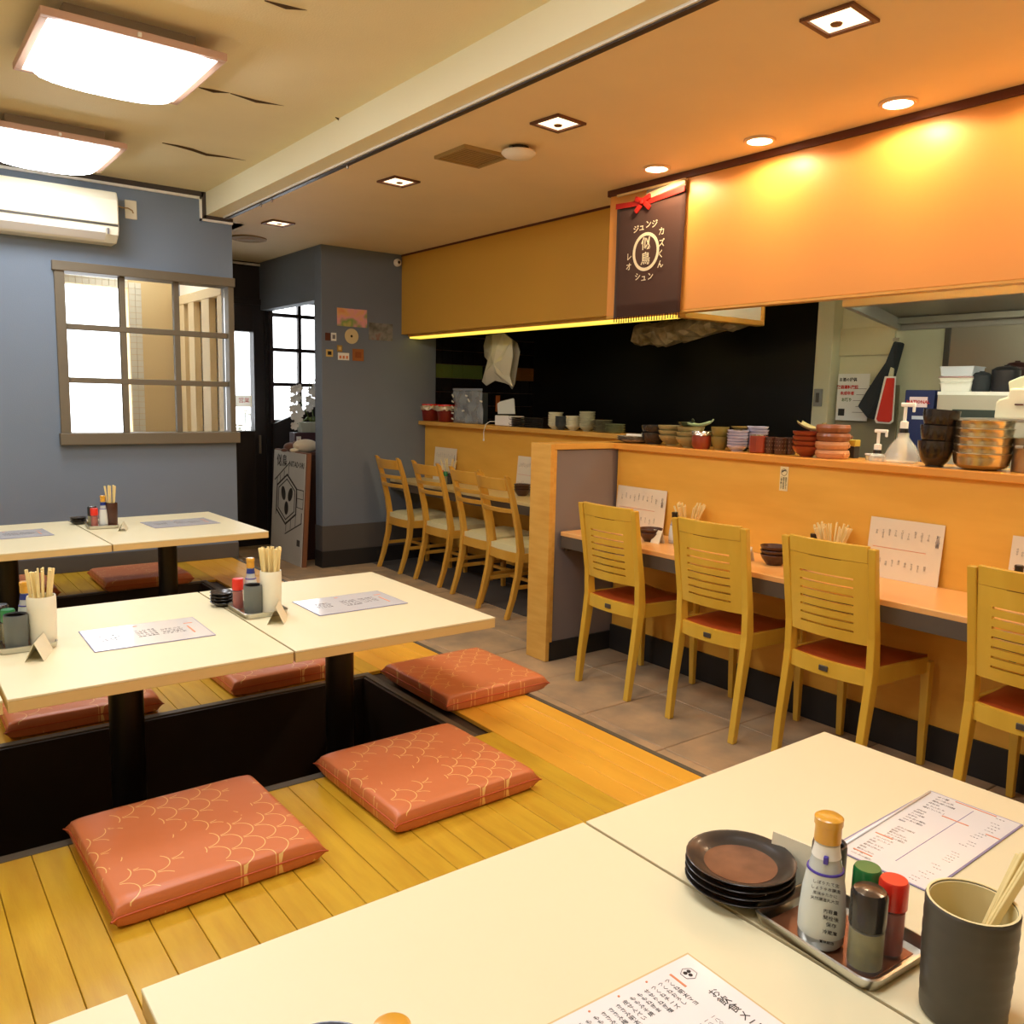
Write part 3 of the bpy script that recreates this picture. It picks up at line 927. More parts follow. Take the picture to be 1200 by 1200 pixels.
# ------------------------------------------------------------------ ceiling lamps
def ceiling_lamp(x, y, label):
    t = thing('ceiling_lamp', label, 'ceiling lamp', (x, y, ZU))
    a, b_ = .295, .305
    zz = -.085
    B().box(-a*.72, a*.72, -b_*.72, b_*.72, -.062, 0).build('mounting_base', mat('lamp_base', '#8E7752', .6), t)
    mb_ = B(); fwid = .027
    for (x0, x1, y0, y1) in ((-a, a, -b_, -b_+fwid), (-a, a, b_-fwid, b_), (-a, -a+fwid, -b_+fwid, b_-fwid), (a-fwid, a, -b_+fwid, b_-fwid)):
        mb_.box(x0, x1, y0, y1, zz, zz+.026)
    mb_.box(-a+.01, a-.01, -b_+.01, b_-.01, zz+.024, zz+.03)
    lf_ = mb_.build('lamp_frame', lampf_m, t, bevel=.004)
    N = 12; vs = []
    for i in range(N+1):
        for j in range(N+1):
            u = -1+2*i/N; v = -1+2*j/N
            d = .080*(1-abs(u)**3)**.5*(1-abs(v)**3)**.5
            vs.append((u*(a-fwid-.002), v*(b_-fwid-.002), zz+.006-d))
    fs = [(i*(N+1)+j, (i+1)*(N+1)+j, (i+1)*(N+1)+j+1, i*(N+1)+j+1) for i in range(N) for j in range(N)]
    B().add(vs, fs).build('diffuser', glow_m, t, smooth='all')
    B().cbox((0, -b_-.003, zz+.012), (.012, .01, .014)).build('release_clip', white_m, lf_, bevel=.002)
    return t


cl_a = ceiling_lamp(.815, 3.49, 'lit square ceiling lamp with pale wood frame, the nearer and higher one')
clone(cl_a, (.815, 4.93, ZU), None, 'lit square ceiling lamp with pale wood frame in front of the air conditioner')
clone(cl_a, (.815, 2.05, ZU), None, 'square ceiling lamp above the middle row, out of frame')
clone(cl_a, (.815, .61, ZU), None, 'square ceiling lamp above the front row, out of frame')
clone(cl_a, (-.95, 3.49, ZU), None, 'square ceiling lamp over the west side, out of frame')
clone(cl_a, (-.95, 1.3, ZU), None, 'square ceiling lamp over the south west side, out of frame')


def spot(name, loc, energy, col, size, blend, parent, rad=.04):
    l = bpy.data.lights.new(name, 'SPOT'); l.energy = energy; l.color = col; l.spot_size = R(size); l.spot_blend = blend; l.shadow_soft_size = rad
    o = bpy.data.objects.new(name, l); COL.objects.link(o); o.parent = parent; o.location = loc
    return o


LBL = {0: 'bright round downlight above the dark shop banner', 1: 'bright round downlight, middle one over the near counter', 2: 'bright round downlight at right, nearest over the near counter'}
for i, y in enumerate((2.991, 2.398, 1.788, 1.18, .57, -.04)):
    t = thing('round_downlight', LBL.get(i, 'round downlight further along the row, out of frame'), 'downlight', (3.10, y, ZC), 0, 'round downlights along the right bulkhead')
    B().lathe([(.052, -.001), (.066, -.001), (.068, -.005), (.064, -.010), (.052, -.010)], 28, closed=True).build('rim', mat('spot_rim', '#E9C9A0', .4), t, smooth=True)
    B().lathe([(.0005, -.014), (.035, -.013), (.05, -.007), (.05, -.002)], 28).build('bulb', glows_m, t, smooth=True)
    spot('beam', (0, 0, -.02), SPOT_W, (1, .71, .43), 169, .22, t, .035)
for (px, py), lb in (((326, 261), 'small square downlight farthest away near the dark wall'), ((467, 212), 'square recessed downlight between the air grille and the far end'), ((654, 143.5), 'square recessed downlight right of the white smoke alarm'), ((984, 22), 'largest square recessed downlight at the upper right')):
    p = at(px, py, z=ZC)
    t = thing('square_downlight', lb, 'downlight', p, R(5), 'square recessed downlights in the aisle ceiling')
    o_, i_ = .082, .066
    mb_ = B()
    for (x0, x1, y0, y1) in ((-o_, o_, -o_, -i_), (-o_, o_, i_, o_), (-o_, -i_, -i_, i_), (i_, o_, -i_, i_)): mb_.box(x0, x1, y0, y1, -.010, .0)
    bz_ = mb_.build('bezel', mat('bezel_brown', '#6A4638', .45), t, bevel=.002)
    # shallow reflector box hanging from the ceiling slab face
    B().prism([(-i_, -i_), (i_, -i_), (i_, i_), (-i_, i_)], -.002, -.001).build('reflector', glowq_m, t)
    B().lathe([(.004, -.007), (.016, -.006), (.018, -.002)], 12, (.02, .02, 0)).build('bulb', mat('bulb_dark', '#6A4A30', .4), t, smooth=True)
    spot('beam', (0, 0, -.02), SQ_W, (1, .8, .56), 120, .7, t, .05)

# ceiling vent grille
q = [at(508, 183, z=ZC), at(544, 169, z=ZC), at(599, 180, z=ZC), at(562, 195, z=ZC)]
c_ = sum(q, Vector())/4
vg = thing('ceiling_vent', 'square louvred air grille in the aisle ceiling', 'vent', c_)
vw = .115
B().box(-vw, vw, -vw, vw, -.004, 0).build('backing', mat('vent_back', '#33281A', .8), vg)
mb_ = B()
for s_ in (-1, 1): mb_.box(-vw-.012, vw+.012, s_*(vw+.006)-.006, s_*(vw+.006)+.006, -.014, 0); mb_.box(s_*(vw+.006)-.006, s_*(vw+.006)+.006, -vw, vw, -.014, 0)
mb_.build('vent_frame', mat('vent_frame', '#AE9460', .6), vg)
for k in range(12):
    yy = -vw+.0095+k*.0192
    B().box(-vw, vw, yy-.0048, yy+.0048, -.0065, -.0045).build('slat', MATS['vent_frame'], vg)
p = at(608, 172, z=ZC)
sm = thing('smoke_alarm', 'white round alarm unit on a dark mount beside the air grille', 'alarm', p)
B().lathe([(.02, 0), (.045, -.002), (.045, -.02), (.02, -.022)], 20).build('mount', blackp_m, sm, smooth=True)
B().lathe([(.01, -.018), (.075, -.022), (.078, -.030), (.06, -.045), (.02, -.052), (.001, -.053)], 28).build('cover', white_m, sm, smooth=True)
p = at(291, 279, z=ZC)
t = thing('round_vent', 'flat round vent on the ceiling by the end of the window wall', 'vent', p)
B().lathe([(.01, 0), (.13, -.001), (.13, -.008), (.11, -.014), (.01, -.016)], 28).build('cover', mat('round_vent', '#9A7E44', .6), t, smooth=True)
B().lathe([(.075, -.0145), (.08, -.019), (.085, -.0145)], 28, closed=True).build('ring', MATS['vent_frame'], t, smooth=True)
seam2 = [(715, 94), (720, 91), (725, 87)]

# ------------------------------------------------------------------ air conditioner
ax1 = 1.252
ac = thing('air_conditioner', 'white wall-mounted air conditioner cut by the left frame edge', 'air conditioner', (ax1-.80, YN, 2.20))
y_ = YN-5.47
B().prism([(0, 0), (-.13, .0), (-.185, .04), (-.20, .09), (-.20, .235), (-.17, .283), (0, .283)], 0, .80, 'x').build('casing', acw_m, ac, bevel=.006)
B().prism([(-.201, .098), (-.206, .098), (-.206, .232), (-.178, .281), (-.170, .283)], .006, .794, 'x').build('front_panel', acw_m, ac, bevel=.002)
B().prism([(-.198, .086), (-.203, .086), (-.203, .096), (-.198, .096)], .006, .794, 'x').build('panel_gap', mat('gap_dark', '#4A463C', .6), ac)
B().prism([(-.145, .008), (-.192, .045), (-.200, .072), (-.196, .074), (-.186, .048), (-.142, .012)], .06, .73, 'x').build('louvre', white_m, ac, bevel=.001)
B().box(.735, .745, -.204, -.198, .040, .072).build('indicator', inkp_m, ac)
pl = thing('wall_cap_plate', 'small white wall cover plate with a cord beside the air conditioner', 'cover plate', (at(153, 246, y=YN).x, YN-.001, at(153, 246, y=YN).z))
B().box(-.034, .034, -.010, 0, -.055, .055).build('plate', acw_m, pl, bevel=.004)
B().tube([(-.09, -.02, .012), (-.05, -.03, .0), (-.02, -.022, .004), (.005, -.018, -.006), (.012, -.012, -.02)], .004, 6).build('cord', mat('cord_beige', '#B99A66', .6), pl, smooth=True)
for i, (px, py) in enumerate(((271, 278), (271.5, 289))):
    p = at(px, py, y=YN+.03)
    t = thing('wall_hook', ['upper', 'lower'][i]+' tiny white clip on the end of the window wall', 'hook', (XS+.026, YN+.03, p.z))
    B().lathe([(.004, 0), (.009, .004), (.006, .012), (.001, .014)], 10).build('clip', white_m, t, smooth=True)

# ------------------------------------------------------------------ banner on the right bulkhead
by0, by1 = 2.928, 3.402
bz0, bz1 = 1.79, 2.425
bn = thing('shop_banner', 'dark brown cloth banner with white brush characters in a ring', 'banner', (XBR-.012, (by0+by1)/2, 0))
hwb = (by1-by0)/2
N = 16; vs = []; 
for i in range(N+1):
    u = -1+2*i/N
    for j in range(9):
        v = j/8
        vs.append((-.004-.004*math.sin(4*u+2*v), u*hwb*(1-.0*v), bz0+(bz1-.05-bz0)*v))
fs = [(i*9+j, (i+1)*9+j, (i+1)*9+j+1, i*9+j+1) for i in range(N) for j in range(8)]
o = B().add(vs, fs).build('cloth', banner_m, bn, smooth='all'); so_ = o.modifiers.new('t', 'SOLIDIFY'); so_.thickness = .002
for k in range(26):
    yy = -hwb+.008+k*(2*hwb-.016)/25
    B().box(-.006, -.004, yy-.0025, yy+.0025, bz0-.022-random.random()*.008, bz0).build('fringe', banner_m, bn)
mb_ = B(); 
B().box(-.012, -.002, -hwb, hwb, bz1-.012, bz1).build('hanging_rod', mat('rod_wood', '#E6C98C', .5), bn, bevel=.002)
B().box(-.008, -.003, -hwb, hwb*.1, bz1-.05, bz1-.012).build('header_cloth', mat('header_grey', '#8C7A6A', .8), bn)
B().prism([(-hwb, bz1-.025), (.02, bz1-.06), (.02, bz1-.03), (-hwb, bz1-.002)], -.012, -.008, 'x').build('header_cloth', mat('header_cream', '#E8CE9E', .8), bn)
B().prism([(-hwb, bz1-.062), (0, bz1-.085), (hwb, bz1-.075), (hwb, bz1-.048), (0, bz1-.062), (-hwb, bz1-.034)], -.016, -.012, 'x').build('red_ribbon', redc_m, bn)
bw = B()
for (dy, dz, rr_, sx_) in ((.045, .02, .35, 1), (-.045, .02, -.35, 1), (.05, -.04, -.7, .9), (-.055, -.03, .7, .9)):
    M_ = Matrix.Rotation(rr_, 3, 'X')
    pts = [Vector((0, -dy*.9, -dz*.9)), ]
    bw.cbox((-.022, .035+dy*.6, bz1-.07+dz*.7), (.012, .055*sx_, .026), M=M_)
bw.cbox((-.028, .035, bz1-.07), (.014, .022, .022))
bw.build('bow', redc_m, bn, bevel=.004)
# ring and lettering, facing west (-x): right = -y, up = z
cream_ink = mat('banner_white', '#F6EBC8', .7)
rc = (at(757, 295, x=XBR-.02)); rcy = rc.y-(by0+by1)/2; rcz = rc.z
rm = B()
seg = 40; vs = []
for i in range(seg):
    a = 2*PI*i/seg
    for rr_ in (.078, .094):
        for xx in (-.011, -.009): vs.append((xx, rcy+rr_*math.cos(a)*.98, rcz+rr_*math.sin(a)*1.02))
fs = []
for i in range(seg):
    j = (i+1) % seg
    a, b2, c2, d2 = i*4, i*4+1, i*4+2, i*4+3
    e, f2, g2, h2 = j*4, j*4+1, j*4+2, j*4+3
    fs += [(a, e, g2, c2), (b2, d2, h2, f2), (a, b2, f2, e), (c2, g2, h2, d2)]
rm.add(vs, fs).build('ring_print', cream_ink, bn)
RV, UV = (0, -1, 0), (0, 0, 1)
def bt(s, dy, dz, size): text(s, size, cream_ink, bn, 'lettering', (-.0105, rcy+dy, rcz+dz), RV, UV, bold=.0006)
bt('似', 0, .037, .068); bt('鳥', 0, -.038, .068)
for ch, dy, dz in (('ジ', .075, .118), ('ュ', .035, .124), ('ン', -.012, .132), ('ジ', -.055, .128), ('カ', -.105, .085), ('ズ', -.108, .028), ('く', -.105, -.025), ('ん', -.105, -.075),
                   ('レ', .118, -.015), ('オ', .118, -.065), ('シ', .05, -.122), ('ュ', .008, -.130), ('ン', -.04, -.128)): bt(ch, dy, dz, .042)

# ------------------------------------------------------------------ small pictures on the dark wall
def wallcard(px0, px1, py0, py1, name, label, cat, mt, extra=None):
    a = at(px0, (py0+py1)/2, y=YD-.002); b2 = at(px1, (py0+py1)/2, y=YD-.002); z1 = at((px0+px1)/2, py0, y=YD).z; z0 = at((px0+px1)/2, py1, y=YD).z
    t = thing(name, label, cat, ((a.x+b2.x)/2, YD-.001, (z0+z1)/2))
    hx, hz = (b2.x-a.x)/2, (z1-z0)/2
    B().box(-hx, hx, -.004, 0, -hz, hz).build('card', mt, t)
    if extra: extra(t, hx, hz)
    return t
def gradm(name, cols, scale=6):
    mt = bpy.data.materials.new(name); mt.use_nodes = True; nt = mt.node_tree; b = nt.nodes['Principled BSDF']; b.inputs['Roughness'].default_value = .3
    tc = nt.nodes.new('ShaderNodeTexCoord'); n = nt.nodes.new('ShaderNodeTexNoise'); n.inputs['Scale'].default_value = scale; r = nt.nodes.new('ShaderNodeValToRGB')
    nt.links.new(tc.outputs['Object'], n.inputs['Vector']); nt.links.new(n.outputs['Fac'], r.inputs[0]); nt.links.new(r.outputs[0], b.inputs['Base Color'])
    e = r.color_ramp.elements; k = len(cols)
    e[0].position = .3; e[0].color = lin(cols[0]); e[1].position = .7; e[1].color = lin(cols[-1])
    for i in range(1, k-1): q = e.new(.3+.4*i/(k-1)); q.color = lin(cols[i])
    return mt
wallcard(395, 430, 362, 383, 'photo_print', 'colourful pink and green print, largest on the dark wall', 'picture', gradm('print_colours', ['#E06A50', '#E8B070', '#E7A0A0', '#7FA050', '#D8C070'], 7))
wallcard(432, 460, 379, 399, 'photo_print', 'dim grey landscape photo pinned right of the colourful print', 'picture', gradm('print_grey', ['#3C3A34', '#6E6C64', '#8A8A82', '#8A5A4A'], 12))
a = at(412, 394, y=YD-.004)
dc = thing('compact_disc', 'silvery disc pinned under the colourful print', 'disc', (a.x, YD-.003, a.z))
mb_ = B(); seg = 30; vs = []
for i in range(seg):
    q_ = 2*PI*i/seg
    for rr_ in (.010, .058):
        for yy in (-.003, 0): vs.append((rr_*math.cos(q_), yy, rr_*math.sin(q_)))
fs = []
for i in range(seg):
    j = (i+1) % seg; a0 = i*4; e0 = j*4
    fs += [(a0, e0, e0+2, a0+2), (a0+1, a0+3, e0+3, e0+1), (a0, a0+1, e0+1, e0), (a0+2, e0+2, e0+3, a0+3)]
mb_.add(vs, fs).build('disc', mat('disc_gold', '#DCCDA0', .3, .3), dc)
B().box(-.010, .010, -.001, 0, -.010, .010).build('hub', blackp_m, dc)
def fr(inner):
    def f(t, hx, hz): B().box(-hx*.55, hx*.55, -.006, -.004, -hz*.5, hz*.5).build('print', inner, t)
    return f
def fr2(t, hx, hz):
    for k in (-1, 0, 1): B().box(k*hx*.6-hx*.18, k*hx*.6+hx*.18, -.006, -.004, -hz*.6, hz*.2).build('print', inko_m, t)
wallcard(388, 394, 390, 399.5, 'small_card', 'small white card left of the pinned disc', 'card', paper_m, fr(inkp_m))
wallcard(381, 387, 390, 399, 'small_card', 'small dark tag at the left of the white card', 'card', trimb_m)
wallcard(382, 390, 409.5, 418, 'small_card', 'tiny yellow framed card with dark centre, lowest left', 'card', mat('card_yellow', '#D8B868', .5), fr(black_m))
wallcard(395, 401, 404.5, 412, 'small_card', 'tiny mustard card just under the disc', 'card', mat('card_mustard', '#A8843C', .5), fr(MATS['card_yellow']))
wallcard(396, 409, 413.5, 422, 'small_card', 'small white card with three orange marks under the disc', 'card', paper_m, fr2)
wallcard(413, 426, 409, 423, 'small_card', 'square rust brown card right of the three-mark card', 'card', mat('card_rust', '#A0602C', .5), fr(mat('card_rust2', '#8A4A1E', .5)))
a = at(465, 308, y=YD-.01)
t = thing('security_camera', 'small white round camera high in the corner beside the left bulkhead', 'camera', (a.x, YD, a.z))
B().lathe([(.018, 0), (.03, .01), (.03, .03), (.015, .045), (.001, .046)], 18).build('body', white_m, t, smooth=True).rotation_euler = (PI/2, 0, 0)
B().lathe([(.001, .0465), (.012, .047), (.008, .052), (.001, .052)], 14).build('lens', blackp_m, t, smooth=True).rotation_euler = (PI/2, 0, 0)

# ------------------------------------------------------------------ signboard, plush toys, stand, orchid behind it
sg_x0, sg_x1 = at(320, 600, y=6.45).x, 2.74
A_ = at(352, 664, z=0); B_ = at(316, 648, z=0)
A_ = Vector((2.66, 6.12, 0)); B_ = Vector((2.44, 6.62, 0))
A_ = at(353, 665, z=0.0); B_ = at(317, 650, z=0.0)
dirv = (B_-A_); L_ = dirv.length; ang = math.atan2(dirv.y, dirv.x)
zt_ = at(361, 535, x=A_.x, ).z
Ls = .50
t_ = (A_-B_).normalized()
sg = thing('sign_board', 'leaning white signboard with black hexagon emblem and lettering by the doorway', 'sign', (A_.x, A_.y, 0))
right = Vector((t_.x, t_.y, 0)); W_ = L_
zt_ = .885
nrm = Vector((right.y, -right.x, 0))
ntilt = -nrm*.05   # the board leans back away from the viewer
def SP(u, v, d=0):  # u 0 (right edge) to -W (left), v height
    return right*u + Vector((0, 0, v)) + ntilt*(v/zt_) + nrm*d
def sbox(u0, u1, v0, v1, d0, d1, name, mt):
    vs = [SP(u, v, d) for u in (u0, u1) for v in (v0, v1) for d in (d0, d1)]
    return B().add(vs, [(0, 1, 3, 2), (4, 6, 7, 5), (0, 4, 5, 1), (2, 3, 7, 6), (0, 2, 6, 4), (1, 5, 7, 3)]).build(name, mt, sg)
sbox(-W_, 0, 0, zt_, -.002, .002, 'face', signw_m)
sbox(-W_-.004, .022, 0, zt_+.008, -.035, -.002, 'board', signb_m)
def sline(pts, wd, nm='emblem'):
    mb_ = B()
    for (a_, b_) in zip(pts[:-1], pts[1:]):
        a2, b2 = Vector(a_), Vector(b_); dd = (b2-a2).normalized(); pp = Vector((-dd.y, dd.x))*wd/2
        c4 = [a2+pp-dd*wd*.3, b2+pp+dd*wd*.3, b2-pp+dd*wd*.3, a2-pp-dd*wd*.3]
        vs = [SP(c.x, c.y, d) for c in c4 for d in (.002, .0035)]
        mb_.add(vs, [(0, 2, 4, 6), (1, 7, 5, 3), (0, 1, 3, 2), (2, 3, 5, 4), (4, 5, 7, 6), (6, 7, 1, 0)])
    return mb_.build(nm, ink_m, sg)
uu = lambda f: -W_+W_*f
hx_c, hz_c = .46, .50
def hexp(r, sq=1): return [(uu(hx_c)+r*math.cos(R(90+60*k))*W_*.9, hz_c+r*math.sin(R(90+60*k))*.50) for k in range(7)]
sline(hexp(.40), .015); sline(hexp(.33), .009)
def blob(u, v, ru, rv, rot=0):
    mb_ = B(); n = 14
    c4 = [(uu(u)+ru*math.cos(2*PI*k/n)*math.cos(rot)-rv*math.sin(2*PI*k/n)*math.sin(rot), v+ru*math.cos(2*PI*k/n)*math.sin(rot)+rv*math.sin(2*PI*k/n)*math.cos(rot)) for k in range(n)]
    vs = [SP(c[0], c[1], .002) for c in c4]+[SP(c[0], c[1], .0035) for c in c4]
    mb_.add(vs, [tuple(range(n)), tuple(range(n, 2*n))]+[(i, (i+1) % n, n+(i+1) % n, n+i) for i in range(n)])
    mb_.build('emblem', ink_m, sg)
blob(.36, .545, .040, .060, .5); blob(.58, .545, .040, .060, -.5); blob(.47, .43, .038, .055)
sline([(uu(.06), .64), (uu(.52), .80)], .009); sline([(uu(.50), .78), (uu(.50), .69)], .004); sline([(uu(.36), .73), (uu(.36), .66)], .004); sline([(uu(.24), .69), (uu(.24), .62)], .004)
sline([(uu(.14), .66), (uu(.14), .36)], .006)
sline([(uu(.78), .60), (uu(.98), .60), (uu(.98), .46)], .007); sline([(uu(.78), .60), (uu(.80), .46)], .005); sline([(uu(.78), .53), (uu(.98), .53)], .005); sline([(uu(.78), .46), (uu(.98), .455)], .005)
sline([(uu(.46), .22), (uu(.95), .34), (uu(.95), .42)], .009); sline([(uu(.48), .24), (uu(.48), .32)], .004); sline([(uu(.62), .27), (uu(.62), .36)], .004); sline([(uu(.77), .30), (uu(.77), .40)], .004)
sbox(uu(.84), uu(.93), .155, .205, .002, .0035, 'stamp', base_m)
tu = Vector((0, 0, 1))+ntilt/zt_
text('似鳥', .105, ink_m, sg, 'lettering', SP(uu(.27), .80, .003), right, tu, bold=.0012)
text('NITADORI', .062, ink_m, sg, 'lettering', SP(uu(.74), .79, .003), right, tu, bold=.0008)
# low cabinet behind the sign with toys on it
cbx = at(340, 530, y=6.75)
st = thing('low_cabinet', 'dark brown low cabinet behind the white signboard', 'cabinet', (3.02, 6.70, 0))
B().box(-.20, .34, -.24, .20, 0, .86).build('body', mat('cabinet_brown', '#4E3226', .45), st, bevel=.004)
B().box(-.21, .35, -.25, .21, .86, .885).build('cabinet_top', mat('cabinet_top', '#6A4230', .4), st, bevel=.003)
B().box(-.17, .31, -.246, -.24, .06, .82).build('door', mat('cabinet_brown2', '#573829', .45), st, bevel=.003)
def ell(c, r, nm, mt, par, seg=14):
    prof = [(max(.0008, math.sin(PI*k/seg)), -math.cos(PI*k/seg)) for k in range(seg+1)]
    mb_ = B().lathe(prof, 18)
    mb_.v = [(v[0]*r[0]+c[0], v[1]*r[1]+c[1], v[2]*r[2]+c[2]) for v in mb_.v]
    return mb_.build(nm, mt, par, smooth='all')
pz = .885
pA = at(358, 525, y=6.45)
ts_ = thing('plush_toy', 'cream white plush seal lying on the cabinet behind the signboard', 'plush toy', (pA.x, 6.45, pz))
ell((0, 0, .052), (.105, .055, .052), 'body', plushw_m, ts_)
ell((-.10, -.01, .018), (.035, .03, .018), 'flipper', plushw_m, ts_)
ell((-.085, -.02, .05), (.02, .02, .018), 'flipper', plushw_m, ts_)
ell((.10, -.04, .018), (.03, .03, .016), 'flipper', plushw_m, ts_)
pB = at(339, 527, y=6.52)
tb = thing('plush_toy', 'small brown plush toy left of the cream plush seal', 'plush toy', (pB.x+.01, 6.52, pz))
ell((0, 0, .038), (.055, .045, .038), 'body', plushb_m, tb)
ell((-.055, -.01, .016), (.03, .025, .015), 'paw', plushb_m, tb)
ell((.04, -.01, .062), (.028, .028, .026), 'head', plushb_m, tb)
# boxes on the cabinet
bx = at(357, 513, y=6.70)
gb = thing('gift_box', 'dark plum box with a small pale label behind the plush toys', 'box', (bx.x, 6.70, pz))
B().box(-.10, .14, -.03, .08, 0, .145).build('body', mat('plum_box', '#4A3034', .5), gb, bevel=.002)
B().box(-.085, -.045, -.032, -.03, .03, .115).build('label', paper_m, gb)
text('品', .03, redc_m, gb, 'lettering', (-.065, -.034, .075), (1, 0, 0), (0, 0, 1))
pc = at(365, 500, y=6.74)
pt_ = thing('planter_box', 'pale green rectangular planter holding the white orchids', 'planter', (pc.x+.02, 6.74, pz+.146))
B().prism([(-.12, 0), (.10, 0), (.12, .085), (-.14, .085)], -.04, .05, 'y').build('pot', mat('planter_green', '#B8BCA8', .5), pt_, bevel=.004)
B().box(-.12, .10, -.032, .042, .07, .082).build('moss', mat('moss', '#4E4A2E', .9), pt_)
oc = thing('orchid_plant', 'white moth orchid with drooping flower sprays above the planter', 'plant', (pc.x+.02, 6.76, pz+.225))
def spray(pixs, yy, n):
    P = [at(a_, b_, y=yy)-Vector(oc.location) for a_, b_ in pixs]
    B().tube(P, .0035, 6).build('stem', stem_m, oc, smooth=True)
    return P
P1 = spray([(366, 497), (352, 470), (347, 455), (346, 475), (347, 495), (352, 500)], 6.76, 0)
P2 = spray([(368, 497), (361, 440), (366, 440), (372, 452)], 6.76, 0)
def petal(mb_, c, r, ang, tilt):
    M_ = Matrix.Rotation(ang, 3, 'Y')
    pts = [Vector((0, 0, 0)), Vector((-r*.45, -.004, r*.5)), Vector((-r*.3, -.006, r)), Vector((r*.3, -.006, r)), Vector((r*.45, -.004, r*.5))]
    vs = [c+M_ @ q_ for q_ in pts]+[c+M_ @ (q_+Vector((0, .003, 0))) for q_ in pts]
    mb_.add(vs, [(0, 1, 2, 3, 4), (9, 8, 7, 6, 5)]+[(i, (i+1) % 5, 5+(i+1) % 5, 5+i) for i in range(5)])
fls = [(344, 457), (350, 455), (344, 468), (349, 466), (343, 479), (349, 478), (345, 488), (350, 492), (345, 499), (352, 484), (365, 458), (370, 453), (362, 468), (367, 472), (362, 478), (369, 462)]
for (a_, b_) in fls:
    c = at(a_, b_, y=6.73)-Vector(oc.location)
    mb_ = B()
    for k in range(5): petal(mb_, c, .036, k*2*PI/5+.3, 0)
    mb_.build('blossom', orchid_m, oc)
mb_ = B()
for k in range(6):
    q_ = k/6*2*PI
    mb_.tube([(0, 0, .0), (.05*math.cos(q_), .03*math.sin(q_), .04), (.09*math.cos(q_), .05*math.sin(q_), .01)], [.004, .012, .002], 6)
mb_.build('leaf', stem_m, oc, smooth=True)

# ------------------------------------------------------------------ condiments
_ST = {}
def proto(key, make, loc, rz, label, group=None):
    """first call builds the thing, later calls copy it with its parts"""
    if key in _ST:
        return clone(_ST[key], loc, rz, label, group)
    _ST[key] = make(loc, rz, label, group)
    return _ST[key]


def mk_tray(loc, rz, label, group):
    t = thing('condiment_tray', label, 'tray', loc, rz, group)
    a, b_ = .070, .092
    def rr(hx, hy, r, z, n=5):
        o_ = []
        for (sx_, sy_, a0) in ((1, 1, 0), (-1, 1, 90), (-1, -1, 180), (1, -1, 270)):
            for k in range(n+1):
                q_ = R(a0+90*k/n); o_.append((sx_*(hx-r)+r*math.cos(q_), sy_*(hy-r)+r*math.sin(q_), z))
        return o_
    rings = [rr(a-.012, b_-.012, .012, .001), rr(a-.004, b_-.004, .016, .002), rr(a-.001, b_-.001, .018, .016), rr(a, b_, .019, .018), rr(a+.003, b_+.003, .021, .017), rr(a-.002, b_-.002, .018, .001), rr(a-.012, b_-.012, .012, .0)]
    n = len(rings[0]); vs = sum(rings, []); fs = [tuple(range(n)), tuple(range(len(vs)-n, len(vs)))]
    for r_ in range(len(rings)-1):
        for k in range(n): fs.append((r_*n+k, r_*n+(k+1) % n, (r_+1)*n+(k+1) % n, (r_+1)*n+k))
    B().add(vs, fs).build('tray_body', steel_m, t, smooth=True)
    B().box(-.05, .05, -.075, .075, .0012, .0022).build('tray_base', mat('tray_brown', '#8C5A3C', .3, .5), t)
    return t


def mk_cup(rad, h, m_out, m_in, name='chopstick_cup', ribs=0):
    def f(loc, rz, label, group):
        t = thing(name, label, 'cup', loc, rz, group)
        w_ = .004
        outer = []
        K = 22 if ribs else 4
        for k in range(K+1):
            z = .006+(h-.009)*k/K
            rr_ = rad*(.93+.07*min(1, k/K*1.6))+(.0004*math.sin(k*2.1) if ribs else 0)
            outer.append((rr_, z))
        prof = [(.001, 0), (rad*.86, 0), (rad*.92, .002)]+outer+[(rad-.001, h)]
        B().lathe(prof+[(rad-w_, h), (rad-w_-.001, h-.003)][:1], 36, closed=False).build('cup_wall', m_out, t, smooth=True) if False else None
        B().lathe(prof+[(rad-w_*.5, h+.0006)]+[(rad-w_, h-.001), (rad-w_-.002, .008), (.001, .006)], 36).build('cup_wall', m_out, t, smooth=True)
        B().lathe([(rad-w_-.0002, h-.0012), (rad-w_-.0024, .009), (.001, .0075), (.001, .0085), (rad-w_-.0034, .010), (rad-w_-.0010, h-.002)], 36, closed=True).build('cup_lining', m_in, t, smooth=True)
        B().lathe([(rad-.0018, h+.0002), (rad-.001, h+.0012), (rad-w_+.0002, h+.0012), (rad-w_, h)], 36, closed=True).build('cup_rim', m_in, t, smooth=True)
        return t
    return f


